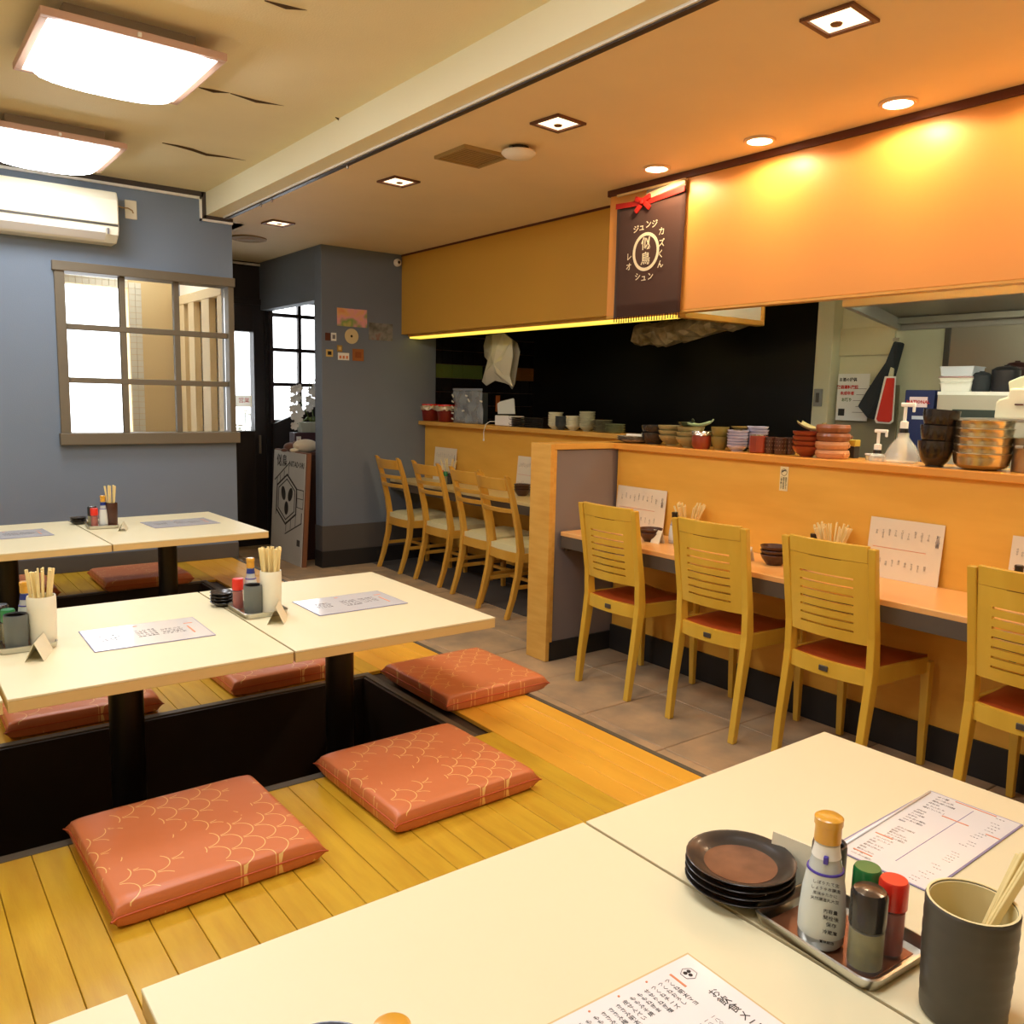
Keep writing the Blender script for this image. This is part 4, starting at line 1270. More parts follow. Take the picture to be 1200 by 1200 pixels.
_stick = None
def chopsticks(cx, cy, z0, r_in, h, n, label, group, spread=.35, length=.205, fixed=None):
    global _stick
    for k in range(n):
        if fixed: (a, rb, rt_, L) = fixed[k]
        else:
            a = random.uniform(0, 2*PI); q_ = math.sqrt(random.uniform(.05, 1))
            rb = r_in*.75*q_*random.uniform(.2, .9); rt_ = r_in*(q_)*(1+spread); L = length*random.uniform(.985, 1.01)
        p0 = Vector((cx+rb*math.cos(a), cy+rb*math.sin(a), z0))
        # keep the stick inside the wall at rim height
        p1 = Vector((cx+rt_*math.cos(a), cy+rt_*math.sin(a), z0+L*.97))
        rim = p0.lerp(p1, min(1, h/L))
        lim = r_in-.004
        rd = (Vector((rim.x-cx, rim.y-cy))).length
        if rd > lim:
            s_ = lim/rd
            p1 = Vector((cx+(p1.x-cx)*s_, cy+(p1.y-cy)*s_, p1.z)); p0 = Vector((cx+(p0.x-cx)*s_, cy+(p0.y-cy)*s_, z0))
        d = (p1-p0).normalized()
        if _stick is None:
            _stick = B().bar([(0, 0, 0), (0, 0, .205)], [.0036, .0042], [.0022, .0026]).build('chopstick', hashi_m, bevel=.0008, seg=1)
            o = _stick; tag(o, label, 'chopstick', group)
        else:
            o = _stick.copy(); COL.objects.link(o); o['label'] = label; o['group'] = group
        o.location = p0
        qd = Vector((0, 0, 1)).rotation_difference(d)
        o.rotation_mode = 'QUATERNION'
        from mathutils import Quaternion
        o.rotation_quaternion = qd @ Quaternion((0, 0, 1), a+PI/2+random.uniform(-.3, .3))
        o.scale = (1, 1, L/.205)


def mk_soy(h, r, cap, band=None):
    def f(loc, rz, label, group):
        t = thing('soy_bottle', label, 'bottle', loc, rz, group)
        B().lathe([(.001, 0), (r*.86, 0), (r, .006), (r*.99, h*.22), (r*.9, h*.42), (r*.7, h*.62), (r*.54, h*.74), (r*.48, h*.80), (r*.48, h*.83)], 32).build('bottle_body', bott_m, t, smooth=True)
        B().lathe([(r*1.0+.0006, h*.10), (r*.995+.0006, h*.22), (r*.905+.0006, h*.42), (r*.75+.0006, h*.58), (r*.75-.001, h*.58), (r*.9-.001, h*.42), (r-.001, h*.10)], 32, closed=True).build('label_film', label_m, t, smooth=True)
        B().lathe([(r*.60+.001, h*.69), (r*.53+.001, h*.745), (r*.50+.001, h*.79), (.001, h*.79)], 32).build('neck_label', white_m if not band else band, t, smooth=True)
        B().lathe([(r*.755+.0004, h*.575), (r*.75+.0016, h*.58), (r*.735+.0016, h*.592), (r*.735, h*.594)], 32).build('label_stripe', mat('stripe_violet', '#4A3A9A', .4), t, smooth=True)
        B().lathe([(r*.50, h*.80), (r*.58, h*.805), (r*.57, h*.93), (r*.62, h*.935), (r*.62, h*.985), (r*.5, h), (.001, h)], 28).build('bottle_cap', cap, t, smooth=True)
        dirc = Vector((-loc[0], -loc[1], 0)).normalized()
        rv = Vector((-dirc.y, dirc.x, 0))
        if h > .17:
            for (s_, zf, rf, off, sz_) in (('しぼりたて生', .54, .83, .002, .0055), ('しょうゆ本醸造', .50, .87, .002, .0052), ('風味ゆたかに', .46, .90, .002, .005), ('天然醸造丸大豆', .42, .93, .002, .0050), ('内容量', .34, .975, .010, .0060), ('開栓後', .29, .99, .011, .0065), ('保存', .24, 1.0, .012, .0065), ('冷蔵庫', .18, 1.0, .011, .0060), ('賞味期限', .10, 1.0, .008, .0045)):
                text(s_, sz_, ink_m, t, 'lettering', dirc*(r*rf+.0022)+rv*off+Vector((0, 0, h*zf)), rv, (0, 0, 1))
            B().cbox(dirc*(r*.66)+Vector((0, 0, h*.70)), (.006, .006, .010), rz=.4).build('leaf_print', mat('stripe_violet', '#4A3A9A'), t, bevel=.001)
        return t
    return f


def mk_shaker(h, r, cap, fill, capf=.38, dome=False, band=None):
    def f(loc, rz, label, group):
        t = thing('seasoning_shaker', label, 'shaker', loc, rz, group)
        hb = h*(1-capf)
        B().lathe([(.001, .004), (r*.86, .004), (r*.88, .006), (r*.88, hb*.93), (.001, hb*.93)], 24).build('seasoning', fill, t, smooth=True)
        B().lathe([(.001, 0), (r*.92, 0), (r, .003), (r, hb*.96), (r*.9, hb), (r*.88, hb), (r*.93, hb*.94), (r*.93, .0035), (.001, .0035)], 24).build('glass_body', mat('jar_glass', '#FFFFFF', .05, alpha=.05, coat=1), t, smooth=True)
        if dome: pr_ = [(r*.80, hb-.002), (r*.94, hb), (r*.94, h*.94), (r*.8, h*.985), (r*.4, h), (.001, h)]
        else: pr_ = [(r*.85, hb-.002), (r*1.0, hb), (r*.98, h*.965), (r*.88, h), (.001, h)]
        B().lathe(pr_, 24).build('shaker_cap', cap, t, smooth=True)
        return t
    return f


def mk_dish(r, h, m_out, m_in, name='small_dish', cat='dish', wavy=0, sides=0):
    def f(loc, rz, label, group):
        t = thing(name, label, cat, loc, rz, group)
        sg_ = 36
        prof = [(.001, 0), (r*.52, 0), (r*.56, .002), (r*.88, h*.62), (r, h*.97), (r*.99, h), (r*.95, h*.99), (r*.82, h*.72), (r*.60, h*.30), (.001, h*.26)]
        mb_ = B().lathe(prof, sg_)
        mb_.build('dish_body', m_out, t, smooth=True)
        B().lathe([(.001, h*.27), (r*.60, h*.31), (r*.665, h*.42), (r*.665, h*.46), (r*.60, h*.36), (.001, h*.31)], sg_).build('dish_centre', m_in, t, smooth=True)
        return t
    return f


def stack(key, maker, n, x, y, z, dz, lab, group, rj=.2, jit=.001):
    for i in range(n):
        proto(key, maker, (x+random.uniform(-jit, jit), y+random.uniform(-jit, jit), z+i*dz), random.uniform(-rj, rj), lab % ordl(i, n), group)


def card(name, label, pts, up_h, mt=None):
    """folded paper card: tent"""
    t = thing(name, label, 'card', ((pts[0][0]+pts[1][0])/2, (pts[0][1]+pts[1][1])/2, pts[0][2]))
    return t


def tent_card(loc, rz, wd, h, dpt, label):
    t = thing('table_card', label, 'card', loc, rz)
    for s_ in (-1, 1):
        B().prism([(s_*dpt/2, 0), (s_*dpt/2+.001, 0), (.0005, h), (-.0005, h)], -wd/2, wd/2, 'x').build('card_leaf', mat('card_cream', '#EFE6C6', .6), t)
    return t


def menu(x0, x1, y0, y1, z, rz, label, seedv, title=None, kind='small', edge=mat('sheet_edge_violet', '#8C86A8', .4)):
    rnd = random.Random(seedv)
    hx, hy = (x1-x0)/2, (y1-y0)/2
    t = thing('menu_sheet', label, 'menu', ((x0+x1)/2, (y0+y1)/2, z+.0004), rz)
    B().box(-hx, hx, -hy, hy, 0, .0012).build('sheet_edge', edge, t)
    B().box(-hx+.003, hx-.003, -hy+.003, hy-.003, .0012, .0016).build('sheet', paperw_m, t)
    zz = .0018
    RV_, UV_ = (1, 0, 0), (0, 1, 0)
    def col(x, y, chars, size, mt_, line=1.05):
        text('\n'.join(chars), size, mt_, t, 'print', (x, y, zz), RV_, UV_, ext=.0001, line=line)
    if kind == 'small':
        for cx_, n_ in ((-.1, 4), (0, 5), (.07, 4)):
            text('\n'.join(rnd.choice(['たこわさ 380', 'ねぎま 二本', 'とり皮 ぽん酢', '枝豆 焼鳥丼', 'つくね 月見', '冷奴 牛すじ']) for _ in range(n_)), .011, inkp_m, t, 'print', (cx_, rnd.uniform(-.01, .01), zz), RV_, UV_, ext=.0001, line=1.5)
        B().box(hx-.045, hx-.040, -.06, .02, .0016, .0020).build('orange_mark', inko_m, t)
        B().box(hx-.045, hx-.020, .05, .056, .0016, .0020).build('orange_mark', inko_m, t)
        B().box(-.02, -.008, hy-.03, hy-.024, .0016, .0020).build('orange_mark', inko_m, t)
    return t


# foreground table set
Z0 = ZT+.0005
proto('tray', mk_tray, (1.004, .570, Z0), R(-3), 'steel condiment tray on the foreground table beside the black dishes')
zt1 = Z0+.0030
proto('soyL', mk_soy(.176, .0295, yel_m), (.974, .580, zt1), 0, 'large soy sauce bottle with amber cap in the foreground tray')
proto('cupdark', mk_cup(.023, .110, cupb_m, black_m, 'toothpick_cup'), (1.024, .606, zt1), 0, 'tall narrow dark cup behind the foreground soy bottle')
proto('pepper', mk_shaker(.105, .024, blackp_m, pepper_m, .46, True), (.974, .517, zt1), 0, 'black-capped seasoning shaker at the front of the foreground tray')
proto('chili', mk_shaker(.102, .0185, red_m, chili_m, .36), (1.025, .513, zt1), 0, 'red-capped chilli shaker in the foreground tray')
proto('green', mk_shaker(.098, .0185, green_m, pepper_m, .34), (1.031, .553, zt1), 0, 'green-capped shaker behind the red-capped one in the foreground tray')
proto('cupbig', mk_cup(.050, .142, cupb_m, cupi_m, ribs=1), (.992, .403, Z0), 0, 'big dark ribbed chopstick cup with cream inside at bottom right')
chopsticks(.992, .403, Z0+.012, .044, .142, 4, 'bare wooden chopstick leaning right in the big dark foreground cup', 'chopsticks in the foreground cup', fixed=[(R(-36), -.030, .085, .205), (R(-28), -.028, .09, .203), (R(-43), -.026, .088, .204), (R(-22), -.030, .080, .2)])
dish4 = mk_dish(.079, .020, plate_m, platec_m)
stack('dish', dish4, 4, .985, .722, Z0, .0105, 'black rimmed dish with brown centre, %s in the foreground stack of four', 'dishes in the foreground stack')
cbo = thing('table_card', 'plain cream card standing behind the foreground soy bottle', 'card', (1.068, .672, Z0), R(-82))
B().prism([(-.012, 0), (.012, 0), (.001, .068), (-.001, .068)], -.05, .03, 'x').build('card_leaf', mat('card_cream', '#EFE6C6', .6), cbo)

# big menus on the foreground table
def big_menu_right():
    hx, hy = .170, .080
    t = menu(1.376-hx, 1.376+hx, .636-hy, .636+hy, Z0, R(1.5), 'laminated menu sheet with a violet centre rule, right foreground', 3, kind='none')
    # long direction x; text runs in short rows of vertical writing with rows along x
    z = .0018
    B().box(-.125, .150, -.0065, -.0055, .0016, .0020).build('centre_rule', inkpu_m, t)
    rnd = random.Random(5)
    words = ['とりから揚げ', 'つくね串', 'だし巻き玉子', '揚げ出し豆腐', 'ポテトサラダ', '牛すじ煮込', '枝豆', '冷奴', 'たこわさび', 'ねぎま', '手羽先', 'せせり', '焼おにぎり', '鶏ぞうすい', 'もつ鍋', '塩キャベツ', 'チャンジャ', '赤ウインナー']
    prices = ['380円', '480円', '580円', '280円', '680円', '120円', '160円']
    def block(x0, x1, yt, n, size, mt_):
        for i in range(n):
            x = x1-(x1-x0)*i/max(1, n-1)
            wd = rnd.choice(words)
            text('\n'.join(wd), size, mt_, t, 'print', (x, yt-len(wd)*size*.55, z), (1, 0, 0), (0, 1, 0), ext=.0001, line=.95)
            if rnd.random() < .7: text('\n'.join(rnd.choice(prices)[:3]), size*.8, mt_, t, 'print', (x, -hy*.72+.01*rnd.random(), z), (1, 0, 0), (0, 1, 0), ext=.0001, line=.95)
    block(-.155, -.075, .055, 9, .0062, ink_pale)
    block(-.060, -.014, .050, 6, .0062, ink_pale)
    block(.012, .075, .060, 7, .0062, inkp_m)
    block(.095, .155, .060, 6, .0070, inkp_m)
    for (x, y, l) in ((-.145, .055, .032), (-.066, .060, .030), (.085, .020, .045), (.08, -.055, .022), (.160, .03, .07)):
        B().box(x, x+.0028, y-l, y, .0016, .0020).build('orange_mark', inko_m, t)
    # curled lamination edge at the top
    B().tube([(-hx+.004, hy-.012, .003), (hx-.01, hy-.004, .003)], .0022, 8).build('curled_edge', mat('lamination', '#FFFFFF', .1, coat=1), t, smooth='all')
    return t
big_menu_right()


def big_menu_left():
    hx, hy = .170, .110
    cx, cy = .806-hx, .672-hy
    t = menu(cx-hx, cx+hx, cy-hy, cy+hy, Z0, R(-2), 'laminated menu sheet with hexagon mark and vertical title at the bottom edge', 4, kind='none', edge=mat('sheet_edge_tan', '#D8BE86', .5))
    z = .0018
    def V(s_, size, x, y, mt_=ink_m, bold=0):
        n = len(s_)
        text('\n'.join(s_), size, mt_, t, 'print', (x, y-n*size*.52, z), (1, 0, 0), (0, 1, 0), ext=.0001, line=.98, bold=bold)
    V('お飲食メニュー', .0155, hx-.030, hy-.062)
    # emblem
    pts = [(hx-.030+.011*math.cos(R(90+60*k)), hy-.030+.011*math.sin(R(90+60*k))) for k in range(6)]
    for k in range(6):
        a, b2 = Vector(pts[k]), Vector(pts[(k+1) % 6]); B().add([(a.x, a.y, .0016), (b2.x, b2.y, .0016), (b2.x, b2.y, .0021), (a.x, a.y, .0021), (a.x*.93+.07*(hx-.03), a.y*.93+.07*(hy-.03), .0021), (b2.x*.93+.07*(hx-.03), b2.y*.93+.07*(hy-.03), .0021)], [(0, 1, 2, 3), (3, 2, 5, 4)]).build('emblem', inkp_m, t)
    for (a, b2) in ((-.003, .003), (.003, .003), (0, -.003)): B().lathe([(.001, 0), (.0028, 0), (.0028, .0004), (.001, .0004)], 10, (hx-.030+a, hy-.030+b2, .0016)).build('emblem', ink_m, t)
    B().box(hx-.052, hx-.049, hy-.045, hy-.018, .0016, .0020).build('orange_mark', inko_m, t)
    rnd = random.Random(9)
    W_ = ['つくね明太マヨ', 'つくねおろし', 'つくねチーズ', 'せせりねぎ塩', 'ももねぎま', 'ももみそ焼', '皮せんべい', 'ささみ明太マヨ', 'ささみ梅しそ', 'ささみチーズ', 'ももの山椒焼', 'ももからあげ', '手羽先二本', '砂ずりポン酢', 'レバー串', 'ハツ塩焼']
    for i in range(22):
        x = hx-.062-i*.0115
        s_ = W_[i % len(W_)]
        V(s_, .0078, x, hy-.020)
        V('一八〇円', .0062, x, hy-.020-.075, inkp_m)
        if i % 4 == 2: B().lathe([(.001, 0), (.0016, 0), (.0016, .0004), (.001, .0004)], 8, (x, hy-.012, .0016)).build('orange_mark', inko_m, t)
        s2 = W_[(i*5+3) % len(W_)]
        V(s2, .0078, x, -.015)
    B().box(hx-.120, hx-.060, hy-.118, hy-.1165, .0016, .0020).build('rule', inkp_m, t)
    return t
big_menu_left()
# things at the very bottom edge
stack('dishb', dish4 if False else mk_dish(.060, .018, mat('blue_black_glaze', '#3A3C48', .3, coat=.4), platec_m), 2, .335, .742, Z0, .009, 'blue-black dish, %s, peeking in at the bottom edge', 'dishes at the bottom edge')
proto('ambers', mk_soy(.10, .030, yel_m), (.375, .668, Z0), 0, 'amber-capped small bottle peeking in at the bottom edge')

# middle table, right set
proto('tray', mk_tray, (.990, 2.665, Z0), R(0), 'steel condiment tray on the middle table seam with white cup')
zt1 = Z0+.003
wcup = mk_cup(.034, .137, cupw_m, cupw_m)
proto('cupwhite', wcup, (1.018, 2.618, zt1), 0, 'white chopstick cup packed full on the middle right tray')
chopsticks(1.018, 2.618, zt1+.009, .030, .137, 24, 'plain chopstick in the packed white cup of the middle right tray', 'chopsticks in the packed white cup', .15)
gcup = mk_cup(.030, .095, cupg_m, black_m, 'toothpick_cup')
proto('cupgrey', gcup, (.963, 2.628, zt1), 0, 'grey green toothpick cup on the middle right tray')
proto('soyM', mk_soy(.165, .022, yel_m, blue_m), (.990, 2.722, zt1), 0, 'blue-necked soy bottle on the middle right tray')
proto('chili', None, (.944, 2.716, zt1), 0, 'red-capped chilli shaker on the middle right tray')
stack('dishs', mk_dish(.042, .016, plate_m, plate_m), 4, .922, 2.80, Z0, .0105, 'small black dish, %s in the stack on the middle table seam', 'dishes on the middle table seam')
tent_card((1.0, 2.52, Z0), R(62), .10, .055, .05, 'folded cream card in front of the packed white cup')
# middle table, left set
proto('tray', mk_tray, (.318, 2.655, Z0), R(0), 'steel condiment tray at the left of the middle table')
proto('cupwhite', wcup, (.360, 2.612, zt1), 0, 'white chopstick cup with loose chopsticks on the left middle tray').scale = (1.08, 1.08, 1.0)
chopsticks(.360, 2.612, zt1+.009, .032, .137, 11, 'plain chopstick in the loose white cup of the left middle tray', 'chopsticks in the loose white cup', .45)
proto('cupgrey', gcup, (.295, 2.603, zt1), 0, 'grey green toothpick cup at the left of the middle table')
proto('soyM', None, (.332, 2.70, zt1), 0, 'amber-capped soy bottle behind the loose white cup')
proto('green', None, (.284, 2.665, zt1), 0, 'green-capped shaker behind the left grey toothpick cup')
proto('pepper', None, (.270, 2.71, zt1), 0, 'black-capped shaker at the far left of the middle table')
stack('dishs', None, 3, .215, 2.74, Z0, .0105, 'small black dish, %s in the stack at the left frame edge', 'dishes at the left frame edge')
tent_card((.335, 2.51, Z0), R(70), .11, .050, .045, 'folded cream card in front of the loose white cup')
# back table set
proto('tray', mk_tray, (.955, 4.78, Z0), R(-6), 'steel condiment tray on the back table seam')
proto('cupdk2', mk_cup(.030, .125, brown_m, black_m), (.995, 4.74, zt1), 0, 'dark brown chopstick cup on the back tray')
chopsticks(.995, 4.74, zt1+.009, .026, .125, 12, 'plain chopstick in the dark brown cup of the back tray', 'chopsticks in the back table cup', .4)
proto('soyM', None, (.955, 4.735, zt1), 0, 'blue-necked soy bottle on the back tray')
proto('chili', None, (.912, 4.735, zt1), 0, 'red-capped chilli shaker on the back tray')
proto('pepper', None, (.915, 4.80, zt1), 0, 'black-capped shaker on the back tray')
stack('dishs', None, 3, .872, 4.93, Z0, .0105, 'small black dish, %s in the stack beside the back tray', 'dishes beside the back tray')
tent_card((1.02, 4.61, Z0), R(70), .08, .04, .04, 'folded cream card in front of the back tray')
# menu sheets on middle and back tables
menu(.462, .788, 2.458, 2.70, Z0, R(-1), 'menu sheet on the middle row centre table', 11)
menu(1.132, 1.459, 2.498, 2.72, Z0, R(0), 'menu sheet on the middle row right table', 12)
menu(1.162, 1.508, 4.60, 4.845, Z0, R(4), 'menu sheet on the back right table', 13)
menu(.37, .697, 4.585, 4.83, Z0, R(4), 'menu sheet on the back left table', 14)

# ------------------------------------------------------------------ things on the near counter
ZCN = .6805
def standing_menu(px0, px1, X, zt_, zb_, label, lean=.022, sd=1, grp=None):
    y0 = at(px0, 640, x=X).y; y1 = at(px1, 640, x=X).y
    t = thing('standing_menu', label, 'menu', (X, (y0+y1)/2, zb_), 0)
    hy = abs(y0-y1)/2; h = zt_-zb_
    B().prism([(-lean, 0), (-lean+.002, 0), (.002, h), (0, h)], -hy, hy, 'y').build('sheet', mat('menu_paper', '#F0E2C4', .35, coat=.4), t)
    rv = Vector((0, -1, 0)); uv = Vector((lean, 0, h)).normalized(); n_ = rv.cross(uv)
    def P_(u, v): return Vector((-lean+lean*v-.0015, 0, h*v))+rv*u*hy
    if n_.x > 0: pass
    text('\n'.join('お品書'), .017, inkp_m, t, 'print', P_(.86, .72), rv, uv, line=.95)
    rnd = random.Random(sd)
    for k in range(9):
        text('\n'.join(rnd.choice(['ねぎま', 'つくね', 'かわ', 'せせり', 'てばさき', 'れんこん'])), .0095, ink_pale, t, 'print', P_(.62-.175*k, .76+rnd.uniform(-.03, .03)), rv, uv, line=.95)
        text('\n'.join(rnd.choice(['冷奴', '枝豆', 'おでん', 'サラダ', '牛すじ', '煮込'])), .0095, ink_pale, t, 'print', P_(.62-.175*k, .27+rnd.uniform(-.03, .03)), rv, uv, line=.95)
    mb_ = B(); a = P_(-.85, .505); b2 = P_(.6, .505)
    mb_.add([a, b2, b2+uv*.002, a+uv*.002], [(0, 1, 2, 3)]); mb_.build('rule', inko_m, t)
    return t
standing_menu(722, 779, XP-.006, .905, ZCN, 'standing menu sheet behind the chair next to the partition', sd=2)
standing_menu(1018.5, 1106, XP-.006, .915, ZCN, 'standing menu sheet on the near counter between second and third chairs', sd=3)
standing_menu(1186, 1262, XP-.006, .912, ZCN, 'standing menu sheet on the near counter cut by the right frame edge', sd=4)

def mk_wide(loc, rz, label, group):
    t = thing('chopstick_holder', label, 'cup', loc, rz, group)
    B().lathe([(.001, 0), (.034, 0), (.038, .004), (.041, .075), (.043, .082), (.040, .083), (.037, .075), (.034, .008), (.001, .006)], 28).build('holder_body', blackp_m, t, smooth=True)
    B().lathe([(.0415, .066), (.0438, .068), (.0438, .0715), (.0415, .0735)], 28).build('holder_band', plate_m, t, smooth=True)
    return t
def fan(cx, cy, z, n, label, group):
    fx = []
    for k in range(n):
        a = random.uniform(0, 2*PI); fx.append((a, random.uniform(.0, .010), random.uniform(.045, .095), .19*random.uniform(.95, 1.04)))
    chopsticks(cx, cy, z, .040, .082, n, label, group, fixed=fx)
for (px, py, lab, n) in ((805, 624, 'first', 34), (974, 649, 'second', 36)):
    yy = at(px, py, x=3.10).y
    which = 'behind the second chair' if lab == 'first' else 'behind the third chair'
    proto('wide', mk_wide, (3.10, yy, ZCN), 0, 'black chopstick holder with fanned sticks '+which)
    fan(3.10, yy, ZCN+.008, n, 'pale chopstick fanned out in the holder '+which, 'chopsticks in the holder '+which)
for (px, X, lab) in ((789, 3.06, 'blue-labelled soy bottle on the near counter beside the first chopstick holder'), (953, 3.07, 'blue-labelled soy bottle on the near counter beside the second chopstick holder'), (1197, 3.08, 'blue-labelled soy bottle at the right frame edge')):
    proto('soyC', mk_soy(.15, .024, blackp_m, blue_m), (X, at(px, 640, x=X).y, ZCN), 0, lab)
for (px, X, lab) in ((795, 3.02, 'red-capped shaker on the near counter by the first holder'), (944, 3.02, 'red-capped shaker on the near counter by the second holder')):
    proto('chili', None, (X, at(px, 640, x=X).y, ZCN), 0, lab)
bowlc = mk_dish(.058, .045, brown_m, plate_m, 'small_bowl', 'bowl')
for (px, X, n, nm) in ((762, 3.00, 2, 'near the standing menu by the partition'), (908, 3.02, 3, 'between the second and third chairs')):
    stack('bowlc', bowlc, n, X, at(px, 640, x=X).y, ZCN, .018, 'dark brown bowl, %s of the nest '+nm, 'dark bowls '+nm)
for (px, X, lab, rz) in ((771, 2.99, 'small white card beside the dark bowls near the partition', 75), (876, 3.00, 'small white tent card with grey square behind the second chair', 80)):
    y_ = at(px, 630, x=X).y
    t = tent_card((X, y_, ZCN), R(90), .055, .062, .04, lab)
    B().box(-.014, .012, -.0215, -.0195, .018, .045).build('grey_square', mat('card_grey', '#9A9080', .6), t)
    # keep the square lying on the leaf
    kids_ = [c for c in bpy.data.objects if c.parent == t and c.name.startswith('grey_square')]
    kids_[0].rotation_euler = (R(-17.5), 0, 0); kids_[0].location = (0, .0015, .002)
# far counter
standing_menu(509, 534, XPL-.006, .945, ZCN, 'standing menu sheet on the far counter behind the chopsticks', sd=6)
standing_menu(605, 628, XPL-.006, .945, ZCN, 'standing menu sheet on the far counter partly behind the partition', sd=7)
yy = at(526, 556, x=3.60).y
proto('wide', None, (3.60, yy, ZCN), 0, 'black chopstick holder on the far counter')
fan(3.60, yy, ZCN+.008, 9, 'pale chopstick fanned out in the far counter holder', 'chopsticks in the far counter holder')
proto('chili', None, (3.57, at(518, 556, x=3.57).y, ZCN), 0, 'red-capped shaker on the far counter')
proto('green', None, (3.56, at(522, 556, x=3.56).y, ZCN), 0, 'green-capped shaker on the far counter')
tent_card((3.60, at(567, 560, x=3.60).y, ZCN), R(90), .05, .05, .04, 'small white card on the far counter')
stack('bowlc', None, 3, 3.62, at(612, 570, x=3.62).y, ZCN, .018, 'dark brown bowl, %s of the nest on the far counter', 'dark bowls on the far counter')
# sticker on the counter panel
stk = thing('paper_sticker', 'narrow cream sticker with round mark on the near counter panel', 'sticker', (XP-.001, at(919, 560, x=XP).y, 1.026))
B().box(-.0012, 0, -.021, .021, -.052, .055).build('paper', mat('sticker_cream', '#F4E2A8', .5), stk)
seg = 24; vs = []
for i in range(seg):
    a = 2*PI*i/seg
    for r_ in (.0135, .0155): vs += [(-.0022, r_*math.cos(a), .030+r_*math.sin(a))]
B().add(vs, [(2*i, 2*i+1, (2*i+3) % (2*seg), (2*i+2) % (2*seg)) for i in range(seg)]).build('round_mark', trimb_m, stk)
B().prism([(.010, .026), (.012, .036), (-.004, .042), (-.010, .034), (-.002, .036), (.006, .032)], -.0022, -.0012, 'x').build('round_mark', ink_m, stk)
for k, s_ in enumerate(('毎度ありがとう', '感染予防対策中', 'ご協力願います')):
    text('\n'.join(s_), .0085, ink_m, stk, 'lettering', (-.0022, -.012+.012*k, -.018), (0, -1, 0), (0, 0, 1), line=.92)

# ------------------------------------------------------------------ things on the near serving shelf (left to right)
ZSH = ZS+.0005
def Y(px, X): return at(px, 520, x=X).y
def bowl_mk(r, h, mt_, name='bowl', inner=None, foot=.5, curve=.75, wavy=0, seg=28, faces=None):
    def f(loc, rz, label, group):
        t = thing(name, label, 'bowl', loc, rz, group)
        prof = [(.001, 0), (r*foot, 0), (r*foot, h*.06)]
        for k in range(1, 7):
            q_ = k/6; prof.append((r*(foot+(1-foot)*math.sin(q_*PI/2)**curve), h*(.06+.94*q_)))
        inn = [(p_[0]-.0035, max(p_[1], .006)+(.001 if k_ < 3 else 0)) for k_, p_ in enumerate(prof[3:])][::-1]
        mb_ = B().lathe(prof+inn+[(.001, h*.12+.003)], faces or seg)
        if wavy:
            out = []
            for v in mb_.v:
                a = math.atan2(v[1], v[0]); q_ = v[2]/h
                s_ = 1+wavy*math.cos(4*a)*q_
                out.append((v[0]*s_, v[1]*s_, v[2]+wavy*.25*r*math.cos(4*a)*q_))
            mb_.v = out
        mb_.build('bowl_body', mt_, t, smooth=True if not faces else False)
        B().lathe([(r*foot*.8, -.0), (r*foot*.8, .002), (r*foot+.0006, .002), (r*foot+.0006, .0)], 20, closed=True).build('foot_ring', inner or mt_, t, smooth=True)
        return t
    return f
def row(key, maker, px, X, n, dz, lab, grp, z=None, rj=.3, jit=.0012):
    stack(key, maker, n, X, Y(px, X), z or ZSH, dz, lab, grp, rj, jit)
def wid(px_w, X, px): return sz(px_w, (X, Y(px, X), 1.2))

X1 = XP+.07
r_ = wid(43, X1+.03, 744)/2
row('silver', mk_dish(r_, .018, mat('silver_patterned', '#CDC2B0', .25, .35, var=.6, vscale=60), steel_m, 'silver_dish', 'dish'), 744, X1+.03, 3, .009, 'silver patterned dish, %s at the left end of the near shelf', 'silver dishes at the shelf end')
row('blackbw', bowl_mk(wid(30, X1+.04, 764)/2, .060, blackp_m, 'black_bowl', foot=.6), 766, X1+.05, 2, .038, 'black bowl, %s beside the silver dishes', 'black bowls on the near shelf')
whl = thing('paper_pad', 'white paper pad lying on the silver dishes', 'paper', (X1+.04, Y(746, X1+.04), ZSH+.0365))
B().cbox((0, 0, .005), (.06, .10, .010), rz=.2).build('pad', paper_m, whl, bevel=.002)
B().cbox((0.002, 0, .0108), (.05, .09, .0012), rz=.3).build('loose_sheet', paperw_m, whl)
r_ = wid(32, X1, 790)/2
for i in range(3):
    t = proto('tanbowl', bowl_mk(r_*.98, .052, tan_m, 'tan_bowl', foot=.40, curve=1.0), (X1+.05, Y(787, X1+.05)+.004*i, ZSH+i*.025), .3*i, 'tan glazed bowl, %s of the left tan stack' % ordl(i, 3), 'tan bowls left stack')
for i in range(3):
    t = proto('tanbowl', None, (X1-.005, Y(808, X1)-.004*i, ZSH+i*.025), .4*i, 'tan glazed bowl, %s of the right tan stack' % ordl(i, 3), 'tan bowls right stack')
lf = thing('leaf_dish', 'pale green leaf-shaped dish tilted on top of the tan bowls', 'dish', (X1, Y(818, X1), ZSH+.103), 0)
vs = []; N = 12
for i in range(N+1):
    u = -1+2*i/N; w2 = .028*math.sqrt(max(0.02, 1-u*u))
    for (s_, dz_) in ((-1, .012), (-.5, .002), (.5, .002), (1, .012)): vs.append((s_*w2, -u*.075, dz_+.020*u*u*(1 if u > 0 else .4)))
fs = [(i*4+k, (i+1)*4+k, (i+1)*4+k+1, i*4+k+1) for i in range(N) for k in range(3)]
o = B().add(vs, fs).build('dish_body', leafg_m, lf, smooth='all'); o.modifiers.new('s', 'SOLIDIFY').thickness = .004
B().tube([(0, -.072, .026), (0, -.084, .034), (0, -.088, .040)], .004, 6).build('leaf_stalk', leafg_m, lf, smooth=True)
b2 = thing('bird_dish', 'small dark green curled dish on the right tan stack', 'dish', (X1+.02, Y(804, X1+.02), ZSH+.100))
